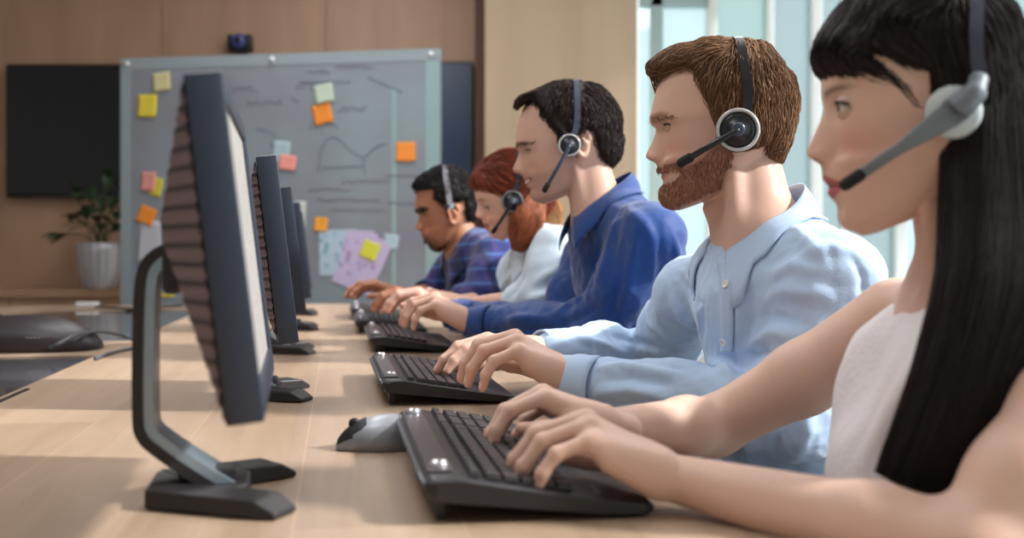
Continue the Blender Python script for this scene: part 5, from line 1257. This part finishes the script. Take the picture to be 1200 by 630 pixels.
# ---- the bearded man in the light blue shirt
def light_blue_man():
    h = Head((845, 150), 1.62,
        [(848,63),(812,67),(786,79),(772,99),(765.5,122),(761.5,143),(768.5,151.5),(764.5,166),(757,184),(768.5,191.5),(770.5,200),(774.5,203.5),(774.5,208),(777,214),(773,228),(777,239.5),(789,245)],
        [(848,63),(885,66),(905,78),(917,95),(922,115),(921,132),(920,142),(917,152),(912,163),(909,170),(906,175),(903,179),(900,183),(897,187),(892,193),(887,199),(881,205)],
        (786, 149.5), yaw=4)
    Ft = unit(A(-.93, -.36, 0)); Lt = A(-Ft[1], Ft[0], 0)*-1      # Lt: to his left, towards the viewer
    Lt = A(.36, -.93, 0); Lt = unit(Lt)
    neck0, neck1 = P(872, 195, 1.62), P(893, 284, 1.60)
    SL, SR = P(978, 330, 1.46), P(812, 345, 1.78); EL = P(930, 488, 1.45); ER = P(770, 425, 2.02)
    WL = P(662, 443, 1.65); WR = P(636, 410, 1.86)
    Cu, Cl, Pe = P(908, 345, 1.60), P(930, 470, 1.59), A(.45, 1.62, .56)
    S = SDF(); S.cone(neck0, neck1, .0525, .056, .02); S.cone(neck1, Cu, .060, .08, .03)
    S.cone(Cu, Cl, .085, .085, .03, Lt, 1.4); S.cone(Cl, Pe, .085, .09, .03, Lt, 1.3)
    S.cone(neck1, SL, .05, .045, .03); S.cone(neck1, SR, .05, .045, .03)
    S.chain([SL, EL, WL], [.045, .036, .024], .02); S.chain([SR, ER, WR], [.045, .036, .024], .02)
    # sterno-mastoid and throat
    S.cone(P(858, 205, 1.565), P(862, 290, 1.56), .012, .010, .02); S.cone(P(832, 244, 1.62), P(856, 288, 1.62), .011, .011, .02)
    HL = (WL+A(.012, 0, -.002), P(572, 391, 1.66)-WL, A(-.05, .04, 1), True, dict(pitch=(44, 84, 104), s=1.16, spread=.8, lift=(-6, 0, 3, 8)))
    HR = (WR+A(.0, 0, 0), P(560, 403, 1.84)-WR, A(0, .1, 1), False, dict(pitch=(22, 48, 60), s=1.05))
    beard = [(771,196),(790,190),(800,196),(815,190),(838,168),(842,150),(852,150),(856,185),(852,212),(838,230),(815,243),(795,252),(765,250),(765,215),(771,209),(792,209),(795,203),(770,203)]
    o, VF = person(h, S, [HL, HR], (214, 176, 158), 'bearded man with short brown hair in a light blue shirt, typing', vox=.002, lid=3, low=-13, iris=(60, 70, 80),
        lip=(184, 118, 104), brow=((150, 104, 78), .015, .0, .0035), stubble=[(beard, (118, 72, 50), .38, .007)], it=1)
    whiskers(h, o, 'beard', [(765,198),(790,191.5),(800,198),(815,192),(838,172),(843,150),(851,150),(855,185),(851,210),(838,228),(815,241),(795,250),(768,249),(766,222),(778,216),(792,212),(796,204),(790,200),(766,201)], (160, 110, 82), hairm, 6500, .006, .00030, d=(-.05, -1))
    whiskers(h, o, 'eyebrow', [(760,141.5),(775,139.5),(798,143.5),(803,147),(797,146.5),(785,143.5),(761,145)], (120, 80, 56), hairm, 170, .007, .00035, d=(-1, .05), lat=(.012, .055))
    ho = hair(h, o, [(745,108),(768,106),(775,98),(790,91),(806,87),(814,98),(822,118),(830,131),(836,148),(842,165),(850,178),(856,176),(870,178),(892,170),(896,185),(906,196),(930,190),(940,100),(925,60),(850,45),(780,50),(745,85)],
        [(753,90),(758,100),(768,106),(757,84),(768.6,72),(787.6,61),(810,56),(831,50.5),(854,53.5),(878,51.5),(897,53.5),(911,71),(917,82),(926,87),(932,110),(931,132),(926,155),(921,172),(914,188),(903,205),(870,250),(790,250),(760,200),(760,130)],
        (128, 94, 66), [(770,92,-1,.45),(790,76,-1,.35),(830,62,-1,.12),(870,62,-.2,1),(800,84,-1,.3),(830,95,-.35,1),(850,120,-.1,1),(880,100,.15,1),(905,90,.3,1),(920,120,.1,1),(905,150,-.1,1),(915,170,-.15,1,.6),(845,160,0,1,.5),(825,110,-.3,1)],
        n=9000, L=.042, r=.00062, side=.010, mathair=hairm, lift=.004, steps=7, jit=.22)
    headset(h, 'black headset with a silver ring on the ear cup, worn by the bearded man', (866, 152), .0305, [((877, 118), .088), ((869, 80), .068)], (859, 52), (794, 193), lat=.080, m_band=hb, br=.0046, micL=.024, topz=.004, bw=.0062, hairo=ho, boff=.0065)
    # shirt
    m = shirt_mat('shirt_light_blue', (182, 208, 240))
    S = SDF(); w = .006
    S.cone(P(903, 322, 1.61), Cu, .068, .098, .04, Lt, 1.15); S.cone(Cu, Cl, .100, .098, .05, Lt, 1.32); S.cone(Cl, Pe, .098, .112, .05, Lt, 1.25)
    S.cone(P(912, 298, 1.59), SL, .056, .056, .05); S.cone(P(885, 312, 1.64), SR, .050, .052, .05)
    S.cone(P(960, 330, 1.66), P(985, 420, 1.64), .075, .085, .05)
    S.chain([SL, (SL+EL)/2+A(.0, .0, -.005), EL, (EL+WL)/2+A(0, 0, .004), WL+A(.018, 0, 0)], [.058, .057, .050, .042, .034], .03)
    S.chain([SR, (SR+ER)/2+A(0, 0, .0), ER, (ER+WR)/2+A(0, 0, .012), WR+A(.018, 0, 0)], [.056, .055, .050, .042, .034], .03)
    folds = [([(925,262),(950,285),(968,310)], .010, .004), ([(905,325),(930,312),(960,318)], .010, .006), ([(900,350),(925,340),(960,345),(975,352)], .012, .008), ([(893,372),(915,372),(945,380)], .010, -.006),
        ([(880,405),(905,390),(930,392)], .010, .007), ([(868,420),(890,412),(905,418)], .008, -.005), ([(860,318),(866,360),(864,400),(860,430)], .007, .003), ([(880,330),(882,370),(872,410)], .008, -.004),
        ([(800,330),(820,360),(822,400)], .009, -.006), ([(790,350),(800,372),(822,385)], .009, .006), ([(760,378),(785,395),(815,402)], .010, .006), ([(720,394),(750,402),(790,412)], .008, -.005), ([(680,396),(710,404),(735,416)], .007, .005),
        ([(700,432),(730,428),(760,434),(800,440)], .007, .005), ([(705,445),(740,442),(790,452)], .007, -.005), ([(700,460),(740,456),(790,468)], .007, .005), ([(720,474),(760,472),(800,484)], .006, -.004), ([(830,425),(850,432),(862,445)], .008, .006), ([(845,415),(868,428),(880,445)], .008, -.005),
        ([(870,480),(880,510),(876,545)], .01, .006), ([(900,478),(912,510),(905,545)], .01, -.006), ([(940,470),(945,505),(930,540)], .012, .006),
        ([(1000,300),(1012,325),(1010,350)], .006, -.004), ([(940,300),(975,290),(1000,296)], .009, .004)]
    sh, V, F = garment('shirt', S, m, o, h=.0038, folds=folds, rum=[(.0035, 17., (1, 1, .7), 3.), (.0016, 48., (1, 1, 1), 9.)])
    bv = bvh_of(V, F)
    # collar
    mens_collar(sh, m, P(891, 254, 1.60), .066, unit(A(-.95, -.25, 0)), unit(A(.25, -.95, 0)), drop=.048, zf=-.060, zr=.110, open_=22)
    cm = m
    for (W, F2, E_) in ((WL, HL[1], EL), (WR, HR[1], ER)):
        ax = unit(W-E_*1.0); ring('cuff', cm, sh, W-ax*.058, ax, .0400, .0335, .066)
    bm2 = mat('button_white', (236, 238, 242), .3)
    drape(bv, [(843,306),(846,345),(847,385),(846,412)], [(857,306),(860,345),(861,385),(860,412)], 8, .0022, .002, 'placket', m, sh)
    for (px, py) in ((853, 334), (850, 400)):
        q = cast(bv, px, py)
        if q: button(sh, q[0]+q[1]*.0035, q[1], bm2, .0062)
    trousers(o, A(.46, 1.60, .56), unit(A(-.97, -.24, 0)), unit(A(.24, -.97, 0)), (50, 56, 70))
    stool(.46, 1.60, 0, 'grey stool under the bearded man in light blue')
light_blue_man()
# ---- the smiling man in the dark blue shirt
def navy_man():
    h = Head((668, 165), 2.35,
        [(672,104),(645,108),(627,118),(613,131),(605.5,150),(603.8,170),(608,178),(605.3,188),(600.8,200),(612,206),(614,211),(617,214.6),(616.8,218.5),(621.5,222.5),(621.3,229),(625,235),(633,238)],
        [(672,104),(697,106),(711,117),(719,132),(722,150),(721,165),(719,172),(717,180),(713,188),(710,192),(707,195),(704,198),(701,201),(698,204),(693,208),(688,212),(683,216)],
        (626.5, 177.5), yaw=6, smile=.28, gape=.0042)
    Lt = unit(A(.22, -.97, 0))
    neck0, neck1 = P(684, 190, 2.34), P(706, 262, 2.33)
    SL, EL, WL = P(762, 280, 2.18), P(704, 380, 2.26), P(553, 378, 2.46)
    SR, ER, WR = P(692, 302, 2.56), P(655, 392, 2.46), P(530, 368, 2.55)
    Cu, Cl, Pe = P(728, 305, 2.36), P(742, 380, 2.36), A(.30, 2.36, .56)
    S = SDF(); S.cone(neck0, neck1, .051, .055, .02); S.cone(neck1, Cu, .058, .08, .03)
    S.cone(Cu, Cl, .08, .08, .03, Lt, 1.4); S.cone(Cl, Pe, .08, .085, .03, Lt, 1.3)
    S.cone(neck1, SL, .045, .04, .03); S.cone(neck1, SR, .045, .04, .03)
    S.chain([SL, EL, WL], [.043, .034, .024], .02); S.chain([SR, ER, WR], [.043, .034, .024], .02)
    S.cone(P(672, 195, 2.29), P(682, 248, 2.30), .011, .010, .02)
    HL = (WL, P(508, 353, 2.47)-WL, A(-.05, .04, 1), True, dict(pitch=(42, 84, 104), s=1.10, lift=(-6, 0, 3, 8)))
    HR = (WR, P(488, 345, 2.56)-WR, A(-.05, .1, 1), False, dict(pitch=(36, 72, 92), s=1.0))
    stub = [(612,207),(640,205),(655,190),(668,185),(676,195),(672,215),(655,240),(620,242),(612,222)]
    o, VF = person(h, S, [HL, HR], (208, 168, 150), 'smiling man with dark hair in a dark blue shirt, typing', vox=.0024, lid=-2, low=-10, iris=(50, 40, 34), ears=(682, 168, .070, .062, .036),
        lip=(182, 112, 100), brow=((96, 66, 54), .014, -.1, .0035), stubble=[(stub, (140, 108, 96), .35, .008)], it=1)
    whiskers(h, o, 'eyebrow', [(602,171),(612,168),(628,169.5),(635,173),(628,172.5),(612,171.5),(604,174)], (66, 44, 36), hairm, 130, .008, .00045, d=(-1, .05), lat=(.012, .055))
    # open smile: a row of upper teeth behind the lips
    b = MB(); mu = h.front[11]; tp = []
    for i in range(-6, 7):
        t = i/6; tp.append(h.world(A(mu[0]+.0012-.010*t*t, (.021*t), mu[1]+.0010+.28*.021*abs(t))))
    b.tube(tp, .0026, 8); b.build('teeth', mat('teeth', (226, 218, 208), .3), o, smooth=True)
    ho = hair(h, o, [(595,134),(611,132.5),(617,125),(625,121.5),(630,133),(634,142),(643,152),(650,163),(654,178),(662,181),(668,176),(676,160),(690,158),(694,172),(698,184),(706,193),(716,200),(735,190),(740,140),(715,95),(650,90),(600,110)],
        [(603,136),(604,131),(601,124),(606,118),(617,113.5),(630,108),(642,102),(654,98.5),(672,98.5),(685,99),(702,103),(718,118),(726.5,133),(727,153),(729,171),(724,186),(714,198),(690,215),(640,240),(610,220),(602,170)],
        (50, 38, 36), [(606,126,-1,-.2),(617,118,-1,.5),(640,106,-1,.35),(668,102,-.4,.3),(640,130,-.5,1),(655,150,-.2,1),(690,110,.7,.7),(715,125,.6,1),(722,155,.1,1),(715,185,-.3,1,.6),(690,140,.1,1),(665,175,0,1,.5)],
        n=5500, L=.034, r=.0008, side=.009, mathair=hairm, lift=.004, steps=6, jit=.35)
    tress('hair_curl', ho, [P(634, 110, 2.35), P(620, 114, 2.35), P(609, 119, 2.35), P(604, 128, 2.35)], [(.009, .045), (.009, .042), (.008, .034), (.004, .014)], A(.3, 0, 1), A(0, -1, 0), (64, 48, 44), n=500, r=.0008, wav=.004)
    headset(h, 'black headset with a thin boom, worn by the smiling man in dark blue', (668, 170), .0235, [((675, 150), .086), ((676, 122), .074)], (672, 99), (637, 225), lat=.077, m_band=hbl, br=.0042, micL=.020, bw=.006, hairo=ho, boff=.0065)
    m = shirt_mat('shirt_dark_blue', (16, 62, 130), rough=.55, sheen=.3)
    S = SDF(); S.cone(P(711, 276, 2.35), Cu, .069, .094, .04, Lt, 1.15); S.cone(Cu, Cl, .094, .096, .05, Lt, 1.35); S.cone(Cl, Pe, .096, .11, .05, Lt, 1.25)
    S.cone(P(722, 250, 2.33), SL, .056, .060, .05); S.cone(P(705, 268, 2.4), SR, .050, .052, .05); S.cone(P(758, 280, 2.40), P(765, 340, 2.38), .07, .085, .05)
    S.chain([SL, (SL+EL)/2, EL, (EL+WL)/2, WL+A(.02, 0, 0)], [.062, .058, .050, .042, .033], .03)
    S.chain([SR, (SR+ER)/2, ER, (ER+WR)/2, WR+A(.02, 0, 0)], [.056, .055, .048, .042, .033], .03)
    folds = [([(735,245),(755,262),(770,290)], .012, .006), ([(720,262),(712,300),(700,330)], .012, .006), ([(705,280),(694,320),(690,345)], .010, -.006), ([(748,262),(742,310),(730,360)], .012, .006), ([(770,270),(776,310),(770,345)], .010, -.005),
        ([(690,345),(670,355),(650,368)], .010, .006), ([(700,360),(680,372),(655,380)], .010, -.005), ([(640,372),(610,372),(580,378)], .009, .005), ([(650,388),(620,386),(590,388)], .009, -.005), ([(728,330),(720,350),(716,375)], .010, -.007), ([(788,275),(794,300),(786,330)], .010, .005)]
    sh, V, Fq = garment('shirt', S, m, o, h=.0045, folds=folds, rum=[(.0045, 13., (1, 1, .6), 13.), (.002, 36., (1, 1, 1), 4.)])
    mens_collar(sh, m, P(703, 228, 2.34), .071, unit(A(-.97, -.2, 0)), unit(A(.2, -.97, 0)))
    for (W, E_) in ((WL, EL), (WR, ER)):
        ax = unit(W-E_); ring('cuff', m, sh, W-ax*.055, ax, .0390, .0330, .065)
    trousers(o, A(.31, 2.36, .56), unit(A(-.97, -.2, 0)), unit(A(.2, -.97, 0)), (48, 50, 58))
    stool(.31, 2.36, 0, 'grey stool under the man in the dark blue shirt')
navy_man()
# ---- the red-haired woman
def red_haired_woman():
    h = Head((600, 232), 2.80,
        [(608,181),(590,182),(574,191),(562,204),(556,218),(557,231),(559.5,238),(558.5,245),(557.5,254),(565,257.5),(565.5,261.5),(568,264.5),(568.3,268),(572,271),(574,275),(578,279),(586,281.5)],
        [(608,181),(624,185),(636,194),(643,206),(645,220),(643,231),(641,237),(638,243),(634,248),(632,250),(629,253),(626,255),(623,257),(620,259),(617,261),(613,263),(609,265)],
        (569.5, 242), yaw=5, ek=1.1, male=False, wscale=.96)
    Lt = unit(A(.1, -1, 0))
    neck0, neck1 = P(611, 255, 2.8), P(627, 302, 2.8)
    SL, EL, WL = P(652, 293, 2.69), P(640, 350, 2.66), P(556, 357, 2.78)
    SR, ER, WR = P(612, 312, 2.98), P(585, 352, 3.04), P(540, 354, 2.88)
    Cu, Cl, Pe = P(638, 318, 2.82), P(645, 372, 2.82), A(.12, 2.82, .53)
    S = SDF(); S.cone(neck0, neck1, .045, .047, .02); S.cone(neck1, Cu, .048, .07, .03); S.cone(Cu, Cl, .072, .07, .03, Lt, 1.4); S.cone(Cl, Pe, .07, .085, .03, Lt, 1.3)
    S.cone(neck1, SL, .035, .034, .03); S.cone(neck1, SR, .035, .034, .03); S.chain([SL, EL, WL], [.038, .033, .021], .02); S.chain([SR, ER, WR], [.038, .033, .021], .02)
    HL = (WL, P(522, 350, 2.78)-WL, A(0, -.1, 1), True, dict(pitch=(30, 66, 84), s=.93, slim=.9)); HR = (WR, P(505, 345, 2.88)-WR, A(0, .1, 1), False, dict(pitch=(30, 66, 84), s=.93, slim=.9))
    o, VF = person(h, S, [HL, HR], (226, 182, 162), 'red-haired woman looking down in a pale blue-white shirt', vox=.0026, lid=-12, low=-16, iris=(60, 50, 40), lip=(196, 104, 98), blush=1.4, brow=((150, 96, 70), .016, .0, .003))
    ho = hair(h, o, [(545,222),(556,221),(566,223),(578,226),(588,232),(592,245),(594,256),(604,262),(614,264),(622,268),(655,262),(660,200),(620,165),(560,180)],
        [(552,222),(550.8,211),(553,204),(558,197),(568,188),(584,177.5),(597,175),(609,176),(626,179),(641,189),(650,205),(652,222),(648,240),(640,254),(622,272),(590,285),(562,260),(555,235)],
        (140, 66, 42), [(558,212,.7,.7),(575,200,.8,.45),(600,190,.9,.3),(590,225,.9,.5),(625,195,.6,.8),(640,220,.1,1),(615,235,.4,1),(600,250,.5,1),(630,250,-.2,1)],
        n=3600, L=.07, r=.0009, side=.010, mathair=hairm, lift=.003, steps=7, jit=.12)
    tress('ponytail', o, [P(630, 222, 2.76), P(624, 240, 2.73), P(618, 258, 2.71), P(612, 276, 2.70), P(606, 294, 2.69)], [(.020, .02), (.030, .024), (.036, .026), (.030, .020), (.010, .008)], A(-1, 0, 0), A(0, -1, 0), (150, 84, 52), n=1400, r=.0009, wav=.008)
    tress('ponytail', o, [P(634, 222, 2.82), P(640, 240, 2.84), P(645, 256, 2.85), P(650, 272, 2.85)], [(.020, .02), (.030, .026), (.030, .024), (.010, .01)], A(-1, 0, 0), A(0, -1, 0), (196, 146, 98), n=900, r=.0009, wav=.008)
    headset(h, 'black headset worn by the red-haired woman', (601, 236), .0275, [((607, 212), .086), ((608, 195), .068)], (607, 177), (577, 273), lat=.075, br=.0042, micL=.018, bw=.0075, hairo=ho, m_ring=mat('ring_dim', (120, 124, 130), .35, metal=.3))
    m = shirt_mat('shirt_pale', (206, 224, 238))
    S = SDF(); S.cone(P(630, 300, 2.81), Cu, .05, .082, .04, Lt, 1.15); S.cone(Cu, Cl, .082, .082, .05, Lt, 1.3); S.cone(Cl, Pe, .082, .10, .05, Lt, 1.25)
    S.cone(P(636, 285, 2.78), SL, .045, .050, .05); S.cone(P(626, 298, 2.86), SR, .042, .045, .05); S.chain([SL, (SL+EL)/2, EL, EL+(WL-EL)*.35], [.056, .060, .056, .046], .03); S.chain([SR, (SR+ER)/2, ER, ER+(WR-ER)*.45], [.050, .052, .050, .042], .03)
    folds = [([(660,300),(650,318),(628,330)], .014, .008), ([(668,318),(650,332),(625,340)], .012, -.007), ([(660,335),(640,345),(618,352)], .012, .008), ([(605,315),(590,335),(572,350)], .012, .006), ([(615,322),(602,342),(590,355)], .010, -.006)]
    sh, V, Fq = garment('shirt', S, m, o, h=.005, folds=folds, rum=[(.005, 15., (1, 1, .7), 23.)])
    mens_collar(sh, m, P(626, 290, 2.80), .058, unit(A(-1, -.1, 0)), unit(A(.1, -1, 0)), zf=-.035, zr=.055, drop=.03)
    trousers(o, A(.14, 2.82, .54), unit(A(-1, -.1, 0)), unit(A(.1, -1, 0)), (70, 72, 84))
    stool(.14, 2.82, 0, 'grey stool under the red-haired woman')
red_haired_woman()
# ---- the man in the plaid shirt
def plaid_man():
    h = Head((521, 245), 3.25,
        [(523,201),(508,203),(497,210),(489,222),(487,235),(487.3,246),(490.3,252),(489,259),(487.3,267.5),(493.5,272),(494.3,275.5),(496.5,278.3),(497,281),(500.5,284),(502.5,288.5),(506.5,292.5),(514,295)],
        [(523,201),(537,203),(547,210),(553,220),(555,232),(554,243),(552,250),(550,255),(547,260),(545,262),(543,264),(541,266),(539,268),(537,270),(534,272),(531,275),(527,278)],
        (498.5, 251), yaw=7)
    Lt = unit(A(.3, -.95, 0))
    neck0, neck1 = P(533, 268, 3.25), P(550, 304, 3.25)
    SL, EL, WL = P(584, 304, 3.08), P(568, 350, 2.98), P(502, 357, 3.10)
    SR, ER, WR = P(536, 312, 3.44), P(512, 344, 3.50), P(474, 347, 3.32)
    Cu, Cl, Pe = P(562, 318, 3.26), P(570, 365, 3.26), A(-.06, 3.26, .56)
    S = SDF(); S.cone(neck0, neck1, .055, .058, .02); S.cone(neck1, Cu, .058, .08, .03); S.cone(Cu, Cl, .08, .08, .03, Lt, 1.4); S.cone(Cl, Pe, .08, .085, .03, Lt, 1.3)
    S.cone(neck1, SL, .045, .04, .03); S.cone(neck1, SR, .045, .04, .03); S.chain([SL, EL, WL], [.043, .038, .026], .02); S.chain([SR, ER, WR], [.043, .038, .026], .02)
    HL = (WL, P(472, 347, 3.10)-WL, A(0, -.1, 1), True, dict(pitch=(34, 70, 86))); HR = (WR, P(447, 338, 3.30)-WR, A(0, .1, 1), False, dict(pitch=(24, 54, 70), s=1.05))
    beard = [(494,273),(506,279),(515,288),(528,280),(534,262),(530,290),(512,299),(500,293),(498,284)]
    o, VF = person(h, S, [HL, HR], (176, 122, 94), 'man with dark hair looking down in a blue plaid shirt, farthest in the row', vox=.0028, lid=-10, low=-16, iris=(30, 24, 20), ears=(531, 251, .070, .062, .036), lip=(150, 88, 76), brow=((40, 26, 22), .014, -.05, .005), stubble=[(beard, (50, 34, 28), .45, .006)], it=2)
    whiskers(h, o, 'beard', [(494,274),(500,277),(504,284),(516,289),(528,279),(533,264),(534,272),(526,288),(512,297),(502,292),(498,283)], (40, 30, 26), hairm, 500, .008, .0006, d=(0, -1))
    whiskers(h, o, 'eyebrow', [(485,245),(492,243),(502,245),(506,249),(500,248),(487,249)], (36, 26, 22), hairm, 200, .009, .0007, d=(-1, .05), lat=(.010, .055))
    ho = hair(h, o, [(478,228),(488,225),(496,224.5),(504,224),(506,234),(512,240),(518,244),(520,256),(524,250),(526,238),(540,236),(541,252),(548,262),(570,255),(570,200),(520,185),(478,200)],
        [(484,229),(483,222),(485.5,215),(496,205),(506,199.5),(520,195),(534,196.5),(546,204.5),(555,215.5),(559,230),(560,244),(555,257),(545,268),(520,300),(495,290),(486,250)],
        (30, 26, 28), [(488,218,-1,.4),(500,210,-1,0),(520,200,-.6,.3),(540,205,.6,.7),(555,230,.1,1),(515,230,-.2,1),(545,255,-.2,1,.6)],
        n=3200, L=.024, r=.001, side=.009, mathair=hairm, lift=.004, steps=5, jit=.5)
    headset(h, 'headset with a pale band, worn by the man in the plaid shirt', (527, 240), .026, [((525, 222), .084), ((522, 210), .070)], (520, 196), (500, 285), lat=.076, near=False, m_band=mat('band_pale', (128, 126, 134), .35, metal=.2), bw=.0075, hairo=ho)
    m = shirt_mat('shirt_plaid', (38, 48, 108), plaid=[((44, 74, 140), (0, .1, 1), 150., .3), ((66, 56, 120), (.9, .45, 0), 130., .5), ((80, 124, 178), (0, .1, 1), 150., .9), ((24, 28, 70), (.9, .45, .0), 65., .8)])
    S = SDF(); S.cone(P(556, 306, 3.25), Cu, .058, .094, .04, Lt, 1.15); S.cone(Cu, Cl, .094, .096, .05, Lt, 1.35); S.cone(Cl, Pe, .096, .11, .05, Lt, 1.25)
    S.cone(P(560, 290, 3.22), SL, .055, .058, .05); S.cone(P(548, 298, 3.3), SR, .05, .052, .05); S.chain([SL, (SL+EL)/2, EL, EL+(WL-EL)*.22], [.064, .062, .054, .046], .03); S.chain([SR, (SR+ER)/2, ER, ER+(WR-ER)*.2], [.056, .056, .050, .044], .03)
    sh, V, Fq = garment('shirt', S, m, o, h=.0055, rum=[(.006, 13., (1, 1, .7), 33.)])
    mens_collar(sh, m, P(549, 288, 3.25), .070, unit(A(-.95, -.3, 0)), unit(A(.3, -.95, 0)), zf=-.04, zr=.07)
    for (W, E_, t) in ((WL, EL, .22), (WR, ER, .2)):
        c = E_+(W-E_)*t; ax = unit(W-E_); ring('rolled_cuff', m, sh, c, ax, .050, .047, .04, th=.006)
    trousers(o, A(-.04, 3.26, .56), unit(A(-.95, -.3, 0)), unit(A(.3, -.95, 0)), (60, 58, 56))
    stool(-.04, 3.26, 0, 'grey stool under the man in the plaid shirt')
plaid_man()
